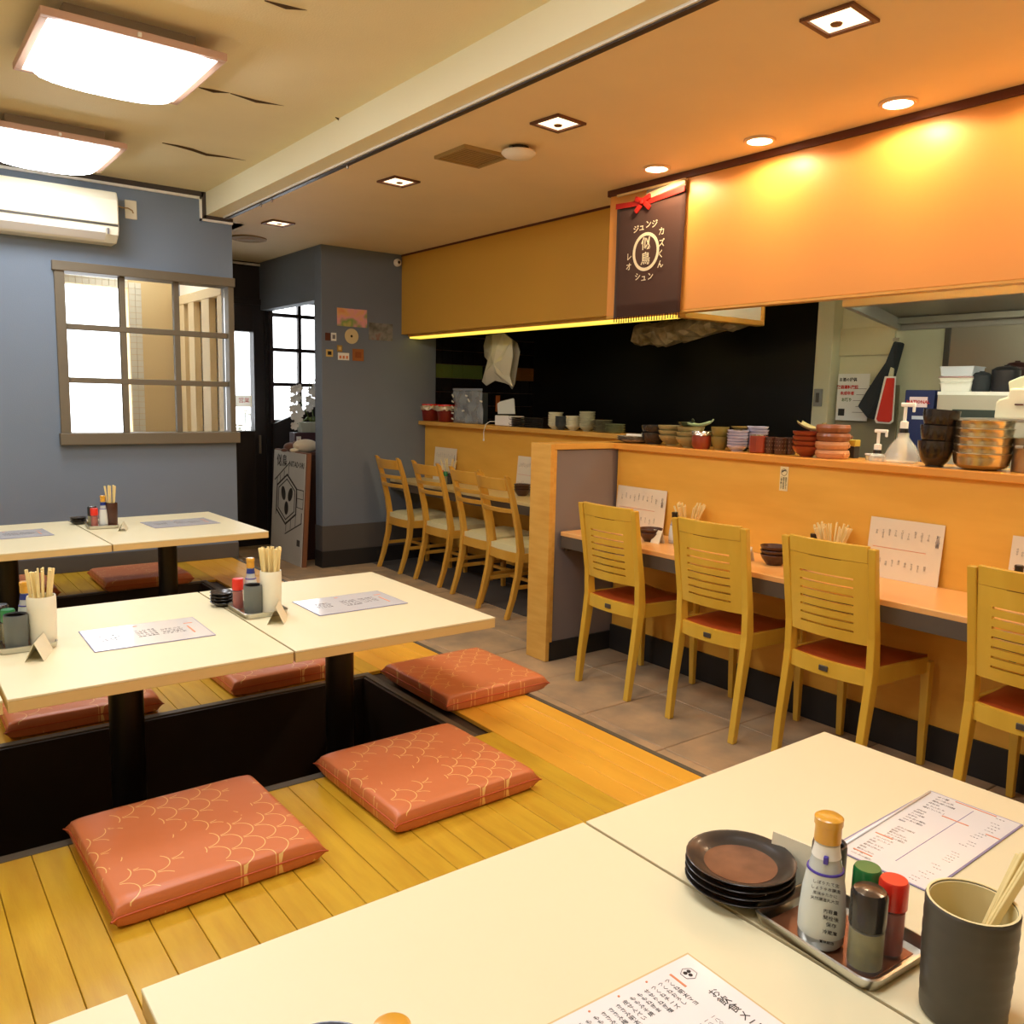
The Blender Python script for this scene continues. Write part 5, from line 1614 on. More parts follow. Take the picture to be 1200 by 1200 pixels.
B().lathe([(.001, 0), (.03, .004), (.045, .022), (.042, .023), (.028, .008), (.001, .005)], 20).build('dish_body', mat('dark_green_glaze', '#3E4A34', .25, coat=.5), b2, smooth=True)
B().tube([(0, -.04, .018), (0, -.046, .032), (0, -.036, .040), (0, -.030, .034)], .003, 6).build('curl_handle', MATS['dark_green_glaze'], b2, smooth=True)
X0 = XP+.035
r_ = wid(23, X0, 821)/2
t = thing('foil_cup', 'shiny orange-red cup with foil rim before the leaf dish', 'cup', (X0, Y(822, X0), ZSH)); t.scale = (1, 1, 1.5)
B().lathe([(.001, 0), (r_*.8, 0), (r_*.98, .012), (r_, .035), (r_*.93, .052), (r_*.85, .052), (r_*.85, .046), (.001, .046)], 26).build('cup_body', terra_m, t, smooth=True)
mb_ = B().lathe([(r_*.5, .049), (r_*.96, .050), (r_*1.06, .043), (r_*1.08, .046), (r_*.98, .056), (r_*.5, .054)], 30, closed=True)
mb_.v = [(v[0]*(1+random.uniform(-.05, .05)), v[1]*(1+random.uniform(-.05, .05)), v[2]+random.uniform(-.002, .002)) for v in mb_.v]
mb_.build('foil_rim', foil_m, t)
r_ = wid(20, X1, 843)/2
row('olive', bowl_mk(r_*1.05, .062, olive_m, 'olive_cup', foot=.6), 843, X1, 2, .046, 'olive brown cup, %s of the stack beside the foil cup', 'olive cups on the near shelf')
r_ = wid(25, X1-.01, 865)/2
row('lilac', bowl_mk(r_*1.0, .030, lilac_m, 'lilac_bowl', foot=.5, wavy=.05, curve=1.2), 864, X1-.01, 6, .0135, 'lilac wavy-rimmed bowl, %s of the tall lilac stack', 'lilac bowls front stack')
row('lilac', None, 887, X1+.07, 7, .0145, 'lilac wavy-rimmed bowl, %s of the rear lilac stack', 'lilac bowls rear stack')
row('olived', mk_dish(wid(24, X1+.05, 868)/2, .017, olive_m, olive_m, 'olive_dish', 'dish'), 868, X1+.055, 7, .0160, 'olive dish, %s of the stack rising behind the lilac bowls', 'olive dishes behind the lilac bowls')
r_ = wid(21, X0, 886)/2
t = thing('square_cup', 'red brown faceted cup in front of the rear lilac bowls', 'cup', (X0+.01, Y(887, X0), ZSH), R(22.5)); t.scale = (1, 1, 1.42)
B().lathe([(.001, 0), (r_*.9, 0), (r_*1.02, .004), (r_*1.04, .055), (r_*.94, .056), (r_*.9, .01), (.001, .008)], 8).build('cup_body', terra_m, t, bevel=.002)
B().lathe([(r_*.95, .0562), (r_*1.04, .0555), (r_*1.05, .058), (r_*.95, .0585)], 8, closed=True).build('foil_rim', foil_m, t)
def hobnail(loc, rz, label, group):
    r2 = .026
    t = thing('hobnail_cup', label, 'cup', loc, rz, group)
    B().lathe([(.001, 0), (r2*.86, 0), (r2, .005), (r2*1.04, .055), (r2*.94, .056), (r2*.9, .01), (.001, .008)], 24).build('cup_body', brown_m, t, smooth=True)
    mb_ = B()
    for k in range(14):
        for j in range(3):
            a = 2*PI*k/14
            mb_.cbox((r2*1.03*math.cos(a), r2*1.03*math.sin(a), .016+.013*j), (.003, .003, .003), rz=a)
    o = mb_.build('studs', mat('stud_glaze', '#8A6A58', .3), t); o['kind'] = 'stuff'
    return t
for i, (px, X) in enumerate(((903, X0+.03), (915, X0+.02), (926, X0+.06))):
    proto('hob', hobnail, (X, Y(px, X), ZSH), 0, ['dark brown studded cup beside the red brown faceted cup', 'dark brown studded cup, middle of three', 'dark brown studded cup, set back, next to the red brown bowls'][i]).scale = (1, 1, 1.35)
r_ = wid(33, X1-.01, 945)/2
row('redbowl', bowl_mk(r_*1.02, .045, terra_m, 'red_brown_bowl', foot=.42, curve=.9), 946, X1-.02, 4, .0215, 'red brown glazed bowl, %s of four beside the clay bowls', 'red brown bowls')
t = thing('tan_dish', 'tan oblong dish tilted on the red brown bowls', 'dish', (X1+.0, Y(950, X1), ZSH+.111), 0)
vs = []; N = 10
for i in range(N+1):
    u = -1+2*i/N; w2 = .030*(1-.3*u*u)
    for (s_, dz_) in ((-1, .014), (-.5, .003), (.5, .003), (1, .014)): vs.append((s_*w2, -u*.062, dz_+.014*(-u)+.012*u*u))
fs = [(i*4+k, (i+1)*4+k, (i+1)*4+k+1, i*4+k+1) for i in range(N) for k in range(3)]
o = B().add(vs, fs).build('dish_body', tan_m, t, smooth='all'); o.modifiers.new('s', 'SOLIDIFY').thickness = .005
B().cbox((0, -.060, .034), (.03, .008, .006)).build('dish_lip', tan_m, t, bevel=.002)
r_ = wid(39, X0+.03, 976)/2
def claymk(m2):
    def f(loc, rz, label, group):
        t = thing('clay_bowl', label, 'bowl', loc, rz, group)
        B().lathe([(.001, 0), (r_*.85, 0), (r_*.97, .007), (r_, .015), (r_*.95, .023), (r_*.86, .024), (r_*.80, .012), (.001, .009)], 28).build('bowl_body', m2, t, smooth=True)
        B().cbox((-.3*r_, -r_*.98, .013), (.010, .008, .010)).build('lug', m2, t, bevel=.003)
        t.scale = (1, 1, 1.48)
        return t
    return f
for i in range(4):
    proto('clay%d' % (i > 1), claymk(clay_m if i < 2 else mat('brown_clay', '#9A5A34', .4, var=.3, vscale=14, coat=.3)), (X0+.035, Y(976, X0+.035)+.003*(i % 2), ZSH+.0355*i), .5*i, ['orange clay bowl, lowest of the four-bowl stack', 'orange clay bowl, second from the bottom of its stack', 'brown clay bowl, third from the bottom of its stack', 'brown clay bowl, topmost of the clay stack'][i], 'clay bowls in one stack')
t = thing('sponge_block', 'small mustard block standing behind the clay bowls', 'box', (X1+.12, Y(1001, X1+.12), ZSH))
B().box(-.02, .02, -.015, .020, 0, .050).build('body', base2_m, t, bevel=.002)
B().box(-.02, .02, -.018, .022, .050, .078).build('block_top', mat('mustard', '#B89A34', .6), t, bevel=.003)

# pump bottles
def pump(loc, label, s_, jar):
    t = thing('pump_bottle', label, 'bottle', loc)
    if jar: B().lathe([(.001, 0), (.056, 0), (.062, .006), (.060, .022), (.044, .052), (.026, .070), (.020, .078), (.020, .090)], 32).build('bottle_body', mat('pump_glass', '#EDEDE6', .06, alpha=.35, coat=1), t, smooth=True); zb = .09; B().tube([(0, 0, .006), (0, 0, .09)], .015, 12).build('inner_tube', mat('pump_tube', '#E6DDB8', .4), t, smooth=True)
    else: B().lathe([(.001, 0), (.030, 0), (.032, .004), (.032, .020), (.024, .028), (.018, .030)], 28).build('bottle_body', mat('pump_glass', '#EDEDE6', .06, alpha=.35, coat=1), t, smooth=True); zb = .030
    B().lathe([(.001, zb-.004), (.0155, zb-.004), (.0155, zb+.013), (.001, zb+.013)], 20).build('collar', blackp_m, t, smooth=True)
    B().lathe([(.001, zb+.013), (.014, zb+.013), (.014, zb+.033), (.006, zb+.036), (.006, zb+.078), (.001, zb+.078)], 20).build('pump_stem', white_m, t, smooth=True)
    mb_ = B().box(-.007, .007, -.036, .016, zb+.078, zb+.090).box(-.005, .005, -.036, -.027, zb+.062, zb+.080)
    mb_.build('pump_head', white_m, t, bevel=.003)
    t.scale = (1.1, 1.1, 1.33) if jar else (1.05, 1.05, 1.08)
    return t
Xp = XP+.10
pump((Xp, Y(1029, Xp), ZSH), 'short pump bottle with white head, left of the domed one', 1, False)
Xp = XP+.12
pump((Xp, Y(1058, Xp), ZSH), 'domed clear pump bottle with tall white head', 1, True)
t = thing('small_jar', 'small clear jar lid beside the short pump bottle', 'jar', (XP+.12, Y(1020, XP+.12), ZSH))
B().lathe([(.001, 0), (.014, 0), (.015, .02), (.001, .022)], 18).build('jar_body', celad_m, t, smooth=True)
B().lathe([(.001, .022), (.018, .022), (.018, .028), (.001, .028)], 18).build('jar_lid', white_m, t, smooth=True)
# black cup stack
Xc = XP+.04
for i in range(3):
    mk = bowl_mk(wid(40, Xc, 1097)/2, .098, mat('black_cup_glaze', '#2A2019', .25, var=.3, vscale=20, coat=.5), 'black_cup', foot=.50, curve=.55)
    o = proto('blackcup', mk, (Xc, Y(1097, Xc)-.003*i, ZSH+.058*i), .5*i, 'black glazed cup, %s of the leaning stack by the metal bowls' % ordl(i, 3), 'black cups in a leaning stack')
    if i: o.rotation_euler = (R(2*i), 0, .5*i)
# metal bowls
Xm = XP+.075
rmB = wid(62, Xm, 1152)/2
def mbowl(loc, rz, label, group):
    t = thing('metal_bowl', label, 'bowl', loc, rz, group)
    h = .062
    prof = [(.001, 0), (rmB*.55, 0), (rmB*.80, .007), (rmB*.94, .018), (rmB*.985, h*.7), (rmB*1.0, h*.96), (rmB*1.02, h), (rmB*.97, h), (rmB*.955, h*.7), (rmB*.9, .02), (rmB*.7, .008), (.001, .006)]
    B().lathe(prof, 40).build('bowl_body', bronze_m, t, smooth=True)
    B().lathe([(rmB*1.0, h*.93), (rmB*1.035, h*.95), (rmB*1.035, h*1.0), (rmB*1.0, h*1.01)], 40, closed=True).build('rolled_rim', bronze_m, t, smooth=True)
    return t
for i in range(5):
    proto('metalb', mbowl, (Xm, Y(1152, Xm), ZSH+.0300*i), 0, 'brushed metal bowl, %s of the nested stack at right' % ordl(i, 5), 'nested metal bowls')
t = thing('tall_pot', 'tall dull metal pot at the right frame edge of the shelf', 'pot', (XP+.12, Y(1212, XP+.12), ZSH))
B().lathe([(.001, 0), (.062, 0), (.065, .004), (.065, .118), (.068, .122), (.062, .122), (.061, .006), (.001, .005)], 36).build('pot_body', dsteel_m, t, smooth=True)
B().cbox((-.066, .02, .09), (.012, .03, .012)).build('pot_handle', dsteel_m, t, bevel=.003)

# ------------------------------------------------------------------ things on the far serving shelf
ZL = ZSL+.0005
XL = XPL+.02
def YL(px, X=XL): return at(px, 495, x=X).y
def redjar(loc, rz, label, group):
    t = thing('red_jar', label, 'jar', loc, rz, group)
    B().lathe([(.001, 0), (.060, 0), (.066, .006), (.078, .105), (.078, .118), (.001, .118)], 28).build('jar_body', jar_m, t, smooth=True)
    mb_ = B().lathe([(.078, .100), (.090, .098), (.088, .120), (.080, .128), (.074, .126), (.080, .118)], 30, closed=True)
    mb_.v = [(v[0]*(1+random.uniform(-.05, .05)), v[1]*(1+random.uniform(-.05, .05)), v[2]+random.uniform(-.012, .005)) for v in mb_.v]
    mb_.build('foil_skirt', mat('crumpled_wrap', '#D8C8A8', .3, .4), t)
    B().lathe([(.001, .124), (.074, .124), (.076, .130), (.074, .138), (.001, .140)], 28).build('jar_lid', red_m, t, smooth=True)
    return t
proto('redjar', redjar, (XL+.02, YL(503, XL+.02)-.02, ZL), 0, 'dark red jar with red lid next to the dark wall')
proto('redjar', None, (XL-.0, YL(523, XL), ZL), .8, 'dark red jar with red lid beside the bagged box')
ya, yb_ = YL(534), YL(568)
t = thing('bagged_box', 'dark box wrapped in clear crinkled plastic on the far shelf', 'box', (XL+.02, (ya+yb_)/2, ZL))
hb = (ya-yb_)/2
B().box(-.03, .03, -hb*.86, hb*.86, .002, .235).build('box_body', dbox_m, t, bevel=.006)
vs = []; N = 10
for i in range(N+1):
    for j in range(N+1):
        u = -1+2*i/N; v = j/N
        vs.append((-.042-.008*math.sin(9*u+5*v)-.006*math.cos(13*v-4*u), u*hb*(1+.03*math.sin(11*v)), .002+v*.262))
fs = [(i*(N+1)+j, (i+1)*(N+1)+j, (i+1)*(N+1)+j+1, i*(N+1)+j+1) for i in range(N) for j in range(N)]
o = B().add(vs, fs).build('plastic_bag', clearb_m, t, smooth='all'); o.modifiers.new('s', 'SOLIDIFY').thickness = .001
B().box(-.05, -.045, -hb, hb, .252, .268).build('bag_hem', mat('bag_hem', '#8A9098', .25, coat=.5), t)
mb_ = B()
for k in range(9):
    q_ = random.uniform(-hb, hb); z_ = random.uniform(.02, .22)
    mb_.cbox((-.056, hb*.96 if k < 5 else q_, .03+.045*k if k < 5 else z_), (.004, .03, .012), rz=.3, M=Matrix.Rotation(random.uniform(-1, 1), 3, 'X'))
o = mb_.build('crinkles', mat('crinkle', '#E8E2CC', .2, coat=1), t); o['kind'] = 'stuff'
# white device box with folded lid and cable
t = thing('white_terminal', 'white plastic device with raised lid and hanging cable', 'device', (XL, YL(597), ZL))
B().box(-.06, .06, -.10, .10, .002, .075).build('device_body', white_m, t, bevel=.006)
B().prism([(.085, .085), (-.115, .09), (-.10, .195), (-.09, .20), (.06, .175), (.095, .160)], -.045, -.035, 'x').build('device_lid', mat('lid_white', '#DDE2D6', .4), t, bevel=.002)
P_ = [Vector((-.055, .09, .03)), Vector((-.075, .14, .028)), Vector((-.09, .17, .006)), Vector((-.10, .18, -.05)), Vector((-.10, .178, -.10))]
B().tube(P_, .003, 6).build('cable', white_m, t, smooth=True)
B().lathe([(.001, 0), (.006, 0), (.006, .016), (.001, .018)], 10, (-.10, .178, -.116)).build('cable_plug', white_m, t, smooth=True)
ya, yb_ = YL(600, XL-.03), YL(641, XL-.03)
for i in range(6):
    key = 'ktray'
    def mk(loc, rz, label, group):
        t = thing('serving_tray', label, 'tray', loc, rz, group)
        hy = (ya-yb_)/2
        B().prism([(-hy+.01, 0), (hy-.01, 0), (hy, .014), (hy-.004, .014), (hy-.012, .004), (-hy+.012, .004), (-hy+.004, .014), (-hy, .014)], -.05, .05, 'x').build('tray_body', mat('tray_black', '#2E271E', .4), t)
        B().box(-.048, .048, -hy+.014, hy-.014, .004, .005).build('tray_mat', mat('tray_mat', '#3A3024', .6), t)
        return t
    proto(key, mk, (XL-.01, (ya+yb_)/2, ZL+i*.0125), random.uniform(-.01, .01), 'dark long serving tray, %s of the pile on the far shelf' % ordl(i, 6), 'dark serving trays')
def rowL(key, maker, px, X, n, dz, lab, grp, rj=.3):
    stack(key, maker, n, X, YL(px, X), ZL, dz, lab, grp, rj, .0012)
def wL(p_, px): return sz(p_, (XL, YL(px), 1.2))
sq = lambda r__, mt_, nm: bowl_mk(r__, .036, mt_, nm, foot=.42, curve=1.1)
rowL('crm', sq(wL(18, 650)/2, creamg_m, 'cream_bowl'), 651, XL-.02, 6, .0155, 'cream bowl, %s of the stack beside the dark trays', 'cream bowls left stack')
rowL('dgr', sq(wL(15, 659)/2, dgrey_m, 'dark_grey_bowl'), 658, XL-.055, 5, .0135, 'dark grey bowl, %s of its stack before the cream bowls', 'dark grey bowls')
rowL('crm', None, 672, XL-.02, 5, .0145, 'cream bowl, %s of the stack between dark grey and celadon bowls', 'cream bowls right stack')
rowL('cel', sq(wL(19, 688)/2, celad_m, 'celadon_bowl'), 688, XL-.01, 7, .0150, 'celadon bowl, %s of the tallest stack on the far shelf', 'celadon bowls')
pm = mk_dish(wL(24, 705)/2, .014, mat('dark_plate_rim', '#A6A48A', .3, var=.4, vscale=40, coat=.4), celad_m, 'mixed_plate', 'plate')
rowL('mixp', pm, 706, XL-.02, 7, .0105, 'dark rimmed plate, %s of the stack right of the celadon bowls', 'dark rimmed plates', .5)
def YL2(px, X): return at(px, 500, x=X).y
for i in range(5):
    proto('grp', mk_dish(wL(24, 705)/2, .014, mat('green_plate', '#B0B890', .3, var=.3, vscale=30, coat=.4), celad_m, 'green_plate', 'plate'), (XL-.02+.05*0, YL2(721, XL-.02), ZL+.0105*i), .4*i, 'green speckled plate, %s of the last low stack on the far shelf' % ordl(i, 5), 'green speckled plates')

# plastic bags hanging from the soffit
p = at(588, 392, x=3.84)
t = thing('hanging_bags', 'bunch of pale plastic bags hanging under the left bulkhead', 'bag', (3.84, p.y, 1.80))
def bagshape(pts, X, nm, mt_):
    P_ = [at(a, b_, x=3.84+X)-Vector(t.location) for a, b_ in pts]
    n = len(P_); c = sum(P_, Vector())/n
    mb_ = B()
    vs = [v+Vector((-.002, 0, 0)) for v in P_]+[c+Vector((-.05, 0, 0))]+[v+Vector((.004, 0, 0)) for v in P_]+[c+Vector((.04, 0, 0))]
    mid = [(P_[i]+c)/2+Vector((-.035-.015*math.sin(i*2.3), 0, 0)) for i in range(n)]
    vs += mid
    m0 = 2*n+2
    fs = []
    for i in range(n):
        j = (i+1) % n
        fs += [(i, j, m0+j, m0+i), (m0+i, m0+j, n), (n+1+i, n+1+j, 2*n+1), (i, n+1+i, n+1+j, j)]
    mb_.add(vs, fs)
    return mb_.build(nm, mt_, t, smooth=False)
bagshape([(577, 392), (590, 390), (600, 398), (601, 418), (597, 440), (601, 453), (592, 449), (580, 446), (570, 452), (565, 447), (571, 425), (575, 405)], 0, 'front_bag', bag_m)
bagshape([(570, 393), (592, 391), (606, 402), (609, 412), (603, 450), (600, 456), (590, 440), (578, 430), (568, 418), (567, 405)], .06, 'rear_bag', mat('plastic_bag_grey', '#BDB8A4', .3, alpha=.8))
B().tube([(0, 0, 0), (0, .0, ZC-1.80)], .006, 8).build('bag_hook', dsteel_m, t, smooth=True)
t = thing('orange_strip', 'small orange strip hanging on the black tiled kitchen wall', 'tag', (at(584, 473, y=YD).x, YD+.008, at(584, 473, y=YD).z))
B().box(-.025, .02, -.006, 0, -.07, .07).build('strip', mat('strip_orange', '#D07030', .5), t, bevel=.002)

# foil wrapped duct below the soffit end
pts = [(751, 378), (770, 374), (880, 378), (876, 388), (862, 396), (830, 401), (790, 405), (752, 405)]
t = thing('wrapped_duct', 'crumpled foil-wrapped duct hanging behind the shop banner', 'duct', (4.35, at(815, 390, x=4.35).y, 1.66))
N = 22; M2 = 12; vs = []
y0, y1 = at(751, 390, x=4.35).y, at(880, 390, x=4.35).y
ztop = 1.89
for i in range(N+1):
    q_ = i/N; y = y0+(y1-y0)*q_
    zb = ZS+at(0, 0, z=1.0).z*0
    pxx = 751+(880-751)*q_
    zbm = at(pxx, 405 if q_ < .3 else 405-(q_-.3)/.7*24, x=4.35).z
    for k in range(M2):
        a = 2*PI*k/M2
        cz_ = (ztop+zbm)/2; hz_ = (ztop-zbm)/2
        j_ = random.uniform(-.014, .014)
        vs.append((.09*math.cos(a)+j_, y-t.location.y+random.uniform(-.01, .01), cz_+hz_*math.sin(a)+j_-1.66))
fs = [(i*M2+k, i*M2+(k+1) % M2, (i+1)*M2+(k+1) % M2, (i+1)*M2+k) for i in range(N) for k in range(M2)]+[tuple(range(M2)), tuple(range(N*M2, N*M2+M2))]
B().add(vs, fs).build('duct_wrap', duct_m, t)
B().box(-.01, .01, -.01, .01, ztop-1.66-.02, ZC-1.66).build('duct_hanger', dsteel_m, t)

# ------------------------------------------------------------------ kitchen: hood, pale wall details, appliances
hd = thing('extractor_hood', 'large stainless steel extractor hood over the kitchen', 'hood', (3.64, 0, 1.80))
yl = 2.29; y_b = 2.74
mb_ = B()
hp = [(0, YS+.02), (0, yl), (1.30, y_b), (1.30, YS+.02)]
ip = [(.03, YS+.05), (.03, yl-.02), (1.27, y_b-.035), (1.27, YS+.05)]
vs = [(a, b_, 0) for a, b_ in hp]+[(a, b_, .09) for a, b_ in hp]+[(a, b_, 0) for a, b_ in ip]+[(a, b_, .065) for a, b_ in ip]
fs = []
for i in range(4):
    j = (i+1) % 4
    fs += [(i, j, 4+j, 4+i), (i, 8+i, 8+j, j), (8+i, 12+i, 12+j, 8+j)]
fs += [(4, 5, 6, 7), (12, 13, 14, 15)]
B().add(vs, fs).build('hood_rim', hood_m, hd)
B().prism([(0, YS+.03), (0, yl-.01), (.9, yl+.25), (1.28, y_b-.02), (1.28, YS+.03)], .09, .60, 'z').build('hood_body', hood_m, hd)
B().box(1.16, 1.22, YS+.1, y_b-.06, .028, .06).build('grease_channel', dsteel_m, hd)
B().box(-.012, 0, YS+.02, yl, .0, .10).build('front_lip', steel_m, hd, bevel=.002)
t = thing('fill_tube', 'added unseen tube lamp behind the right bulkhead that brightens the kitchen', 'lamp', (3.42, 1.2, 2.30))  # added out of sight to brighten the kitchen
B().box(-.04, .04, -1.5, 1.5, 0, .05).build('lamp_body', white_m, t, bevel=.004)
B().tube([(0, -1.45, -.02), (0, 1.45, -.02)], .016, 10).build('tube', glowk_m, t, smooth=True)
t = thing('fill_tube', 'added unseen tube lamp behind the front lip of the kitchen hood', 'lamp', (3.705, .6, 1.855))  # second added tube, hidden by the lip, more light for the kitchen
B().box(-.03, .0, -1.3, 1.6, -.012, .005).build('lamp_body', white_m, t)
B().tube([(.012, -1.28, -.012), (.012, 1.58, -.012)], .012, 8).build('tube', mat('hood_glow', '#FFFFFF', .4, emis='#F4FFE8', estr=34), t)

# pillar with switch, sheet coloured like recess shade, dark strip, steel backsplash
struct(B().box(XK-.10, XK, at(972, 450, x=XK-.1).y, 3.225, 0, 2.1).build('trim_8', kwall_m, bevel=.003))
struct(B().box(XK-.02, XK, 2.75, at(972, 450, x=XK-.1).y, 1.66, 1.83).build('trim_9', mat('pale_lintel', '#C4BE9C', .5), bevel=.003))
a = at(959, 466, x=XK-.10)
t = thing('wall_switch', 'grey wall switch on the pale kitchen pillar', 'switch', (XK-.10, a.y, a.z))
B().box(-.010, 0, -.03, .03, -.055, .055).build('plate', grey_m, t, bevel=.003)
B().box(-.014, -.010, -.012, .012, -.03, .03).build('rocker', base_m, t, bevel=.002)
struct(B().box(XK-.012, XK, 2.70, at(972, 450, x=XK-.1).y, .9, 1.48).build('wall_recess_shade', mat('recess_shade', '#8E8468', .6)))  # flat sheet on the wall, the recess shade is put into its colour
ya, yb_ = at(1105, 420, x=XK-.03).y, at(1112, 420, x=XK-.03).y
t = thing('steel_backsplash', 'stainless backsplash sheet with dark edge strip behind the appliances', 'panel', (XK-.02, yb_, 0))
B().box(-.008, .0, YS+.1-yb_, 0, 1.0, 1.80).build('sheet', dsteel_m, t)
B().box(-.014, .0, 0, ya-yb_, 1.0, 1.80).build('edge_strip', mat('strip_dark', '#4A443C', .5), t, bevel=.002)
# poster
def kposter():
    y0, y1 = at(981, 465, x=XK-.04).y, at(1018, 465, x=XK-.04).y
    z1, z0 = at(1000, 438, x=XK-.04).z, at(1000, 493, x=XK-.04).z
    t = thing('wall_poster', 'white printed notice with red and black lines in the kitchen recess', 'poster', (XK-.04, (y0+y1)/2, (z0+z1)/2))
    hy, hz = (y0-y1)/2, (z1-z0)/2
    B().box(-.002, .0, -hy, hy, -hz, hz).build('sheet', mat('poster_white', '#E6E6E2', .4), t)
    for i, (s_, mt_, v) in enumerate((('お酒の提供', ink_m, .74), ('飲酒運転厳禁', redc_m, .42), ('未成年者', redc_m, .16), ('お断り', mat('ink_green', '#5A7A3A', .6), -.12))):
        text(s_, .024, mt_, t, 'lettering', (-.003, hy*.35, hz*v), (0, -1, 0), (0, 0, 1), bold=.0008)
    B().box(-.003, -.002, hy*.45, hy*.85, -hz*.8, -hz*.5).build('stamp', ink_m, t)
    for k in range(5): B().box(-.003, -.002, -hy*.85, -hy*.05-.02*(k % 2), hz*(.35-.25*k), hz*(.37-.25*k)).build('print_line', inkp_m, t)
kposter()
# hanging apron, scoop with red panel
t = thing('hanging_apron', 'black apron bunched on a strap in the kitchen recess', 'apron', (XK-.10, at(1030, 450, x=XK-.1).y, 1.45))
pts = [(1050, 400), (1058, 402), (1050, 432), (1045, 450), (1036, 470), (1028, 492), (1018, 490), (1009, 476), (1018, 458), (1030, 440), (1042, 425)]
P_ = [at(a, b_, x=XK-.10)-Vector(t.location) for a, b_ in pts]
vs = [v+Vector((-.03-.015*math.sin(i*2), 0, 0)) for i, v in enumerate(P_)]+[v+Vector((.03, 0, 0)) for v in P_]
n = len(P_)
B().add(vs, [tuple(range(n))[::-1], tuple(range(n, 2*n))]+[(i, (i+1) % n, n+(i+1) % n, n+i) for i in range(n)]).build('cloth', apron_m, t, bevel=.01)
B().cbox((0, P_[0].y, P_[0].z+.01), (.02, .03, .02)).build('strap_hook', dsteel_m, t, bevel=.002)
t = thing('red_dustpan', 'red panel with white edge hanging beside the black apron', 'dustpan', (XK-.16, at(1038, 470, x=XK-.16).y, 1.38))
def slab(pts, X, d, nm, mt_, par, bev=.004):
    P_ = [at(a, b_, x=X)-Vector(par.location) for a, b_ in pts]; n = len(P_)
    vs = [v+Vector((-d, 0, 0)) for v in P_]+[v+Vector((d, 0, 0)) for v in P_]
    return B().add(vs, [tuple(range(n))[::-1], tuple(range(n, 2*n))]+[(i, (i+1) % n, n+(i+1) % n, n+i) for i in range(n)]).build(nm, mt_, par, bevel=bev)
slab([(1037, 441), (1050, 441), (1047, 494), (1043, 497), (1027, 496), (1025, 492)], XK-.16, .006, 'white_edge', white_m, t)
slab([(1039, 443), (1048.5, 443), (1045, 492), (1042, 495), (1029, 494), (1027, 491)], XK-.169, .005, 'red_face', redbag_m, t)
slab([(1041, 441), (1047, 441), (1048, 432), (1044, 430)], XK-.16, .006, 'handle', mat('pan_handle', '#C8C2A4', .5), t)

# back counter and appliances
bc = thing('back_counter', 'stainless back counter along the kitchen wall', 'counter', (4.30, 0, 0))
B().box(0, .60, YS+.05, 2.68, .96, 1.0).build('worktop', dsteel_m, bc, bevel=.003)
B().box(.02, .58, YS+.07, 2.66, .06, .96).build('cabinet_body', dsteel_m, bc)
B().box(.0, .02, YS+.07, 2.66, .70, .90).build('drawer_front', dsteel_m, bc, bevel=.004)
XQ = 4.32
def box_px(px0, px1, py0, z0, X, dep, name, label, cat, mt_):
    ya, yb_ = at(px0, 470, x=X).y, at(px1, 470, x=X).y
    z1 = at((px0+px1)/2, py0, x=X).z
    t = thing(name, label, cat, (X, (ya+yb_)/2, z0))
    hy = (ya-yb_)/2
    B().box(0, dep, -hy, hy, 0.001, z1-z0).build('body', mt_, t, bevel=.004)
    return t, hy, z1-z0
t, hy, hz = box_px(1060, 1095, 457, 1.0, XQ, .20, 'blue_carton', 'dark blue carton with red and white name strip behind the pump bottle', 'box', mat('carton_blue', '#202C5A', .5))
B().box(-.003, 0, -hy*.55, hy*.65, hz*.80, hz*.92).build('name_strip', mat('strip_pink', '#F0D8D8', .4), t)
text('NATIONAL', hz*.055, redc_m, t, 'lettering', (-.004, hy*.05, hz*.86), (0, -1, 0), (0, 0, 1), bold=.0006)
B().box(-.003, 0, -hy*.6, hy*.4, hz*.66, hz*.70).build('print_line', mat('print_pale', '#C8D0E0', .5), t)
t, hy, hz = box_px(1098, 1208, 459, 1.0, XQ-.05, .30, 'microwave_oven', 'grey microwave oven with dark window in the kitchen', 'microwave', applc_m)
B().box(-.004, 0, -hy*.45, hy*.63, hz*.28, hz*.80).build('door_window', mwglass_m, t, bevel=.003)
B().box(-.002, 0, -hy, hy, hz*.96, hz*1.0).build('top_edge', white_m, t)
B().cbox((-.012, -hy*.52, hz*.55), (.012, .012, hz*.5)).build('door_handle', steel_m, t, bevel=.003)
for k in range(3): B().cbox((-.003, -hy*.75, hz*(.3+.2*k)), (.006, .03, .012)).build('button', white_m, t, bevel=.002)
zmw = 1.0+hz+.001
for i, (za, zb2, m2) in enumerate(((0, .045, white_m), (.046, .068, white_m), (.069, .075, mat('pink_lid', '#C8A0A0', .4)), (.076, .125, mat('pale_blue_box', '#D8DCE6', .4)))):
    ya, yb_ = at(1098, 445, x=XQ).y, at(1138, 445, x=XQ).y
    t = thing('food_container', ['white food container, lowest on the microwave', 'white shallow container, second on the microwave', 'pinkish lid between the white containers on the microwave', 'pale blue container on top of the pile over the microwave'][i], 'container', (XQ+.02, (ya+yb_)/2, zmw+za))
    hy2 = (ya-yb_)/2*(1 if i != 0 else .92); h2 = zb2-za
    B().prism([(-hy2*.9, 0), (hy2*.9, 0), (hy2, h2), (-hy2, h2)], 0, .12, 'x').build('tub', m2, t, bevel=.003)
    B().box(-.004, .124, -hy2*1.02, hy2*1.02, h2-.006, h2-.002).build('lip', m2, t)
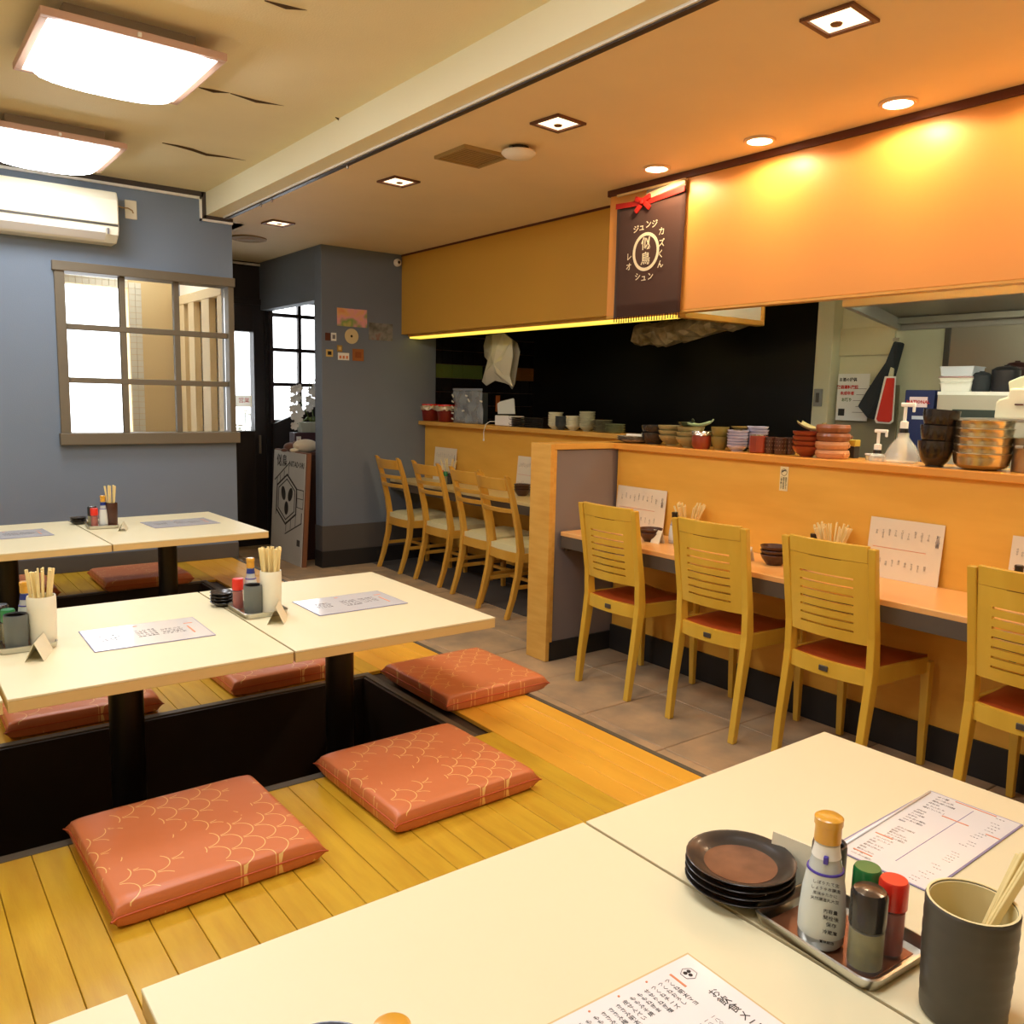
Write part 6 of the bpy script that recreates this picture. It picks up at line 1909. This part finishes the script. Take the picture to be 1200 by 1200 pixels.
for i, (px, w_, hz2) in enumerate(((1150, 20, .10), (1178, 30, .13), (1190, 26, .16))):
    Xd = XQ+[.06, .10, .30][i]
    t = thing('stock_pot', ['dark small pot right of the pale containers', 'dark lidded pot in the kitchen, middle one', 'dark maroon pot at the kitchen back right'][i], 'pot', (Xd, at(px, 450, x=Xd).y, zmw))
    r2 = sz(w_, t.location)/2
    mt_ = [apron_m, mat('pot_dark', '#2E2C30', .3), mat('pot_maroon', '#3A1C18', .5)][i]
    B().lathe([(.001, 0), (r2*.9, 0), (r2, .01), (r2, hz2*.8), (r2*1.05, hz2*.82), (.001, hz2*.82)], 24).build('pot_body', mt_, t, smooth=True)
    B().lathe([(.001, hz2*.83), (r2*.98, hz2*.83), (r2*.7, hz2*.93), (.012, hz2*.96), (.012, hz2), (.001, hz2)], 24).build('pot_lid', mt_, t, smooth=True)
# white mixer at the right edge on the shelf side
Xw = 3.62
ya = at(1166, 470, x=Xw).y; yb_ = at(1215, 470, x=Xw).y
zb0 = at(1180, 491, x=Xw).z
sb = thing('pass_shelf', 'steel pass shelf edge running behind the metal bowls', 'shelf', (Xw-.05, 0, zb0))
B().box(0, .35, YS+.1, at(1118, 488, x=Xw).y, -.012, 0).build('shelf_sheet', steel_m, sb, bevel=.002)
B().box(.02, .05, at(1118, 488, x=Xw).y-.06, at(1118, 488, x=Xw).y-.03, -zb0, -.012).build('leg', steel_m, sb)
B().box(.02, .05, YS+.12, YS+.15, -zb0, -.012).build('leg', steel_m, sb)
t = thing('rice_warmer', 'white plastic kitchen machine with raised back at the right frame edge', 'machine', (Xw, 0, zb0))
def zz(py): return at(1185, py, x=Xw).z-zb0
B().prism([(ya, 0), (ya-.002, zz(472)), (ya-.012, zz(468)), (at(1180, 470, x=Xw).y, zz(465)), (at(1181, 470, x=Xw).y, zz(455)), (yb_, zz(455)), (yb_, 0)], 0, .22, 'x').build('machine_body', mat('machine_white', '#E4E0C8', .35), t, bevel=.008)
B().prism([(at(1180, 470, x=Xw).y, zz(466)), (at(1176, 470, x=Xw).y, zz(447)), (at(1190, 470, x=Xw).y, zz(441)), (yb_, zz(436)), (yb_, zz(466))], .02, .20, 'x').build('machine_back', mat('machine_back', '#D6DCC2', .4), t, bevel=.006)
B().cbox((-.004, at(1195, 470, x=Xw).y, zz(474)), (.006, .03, .006)).build('slot', trimb_m, t)
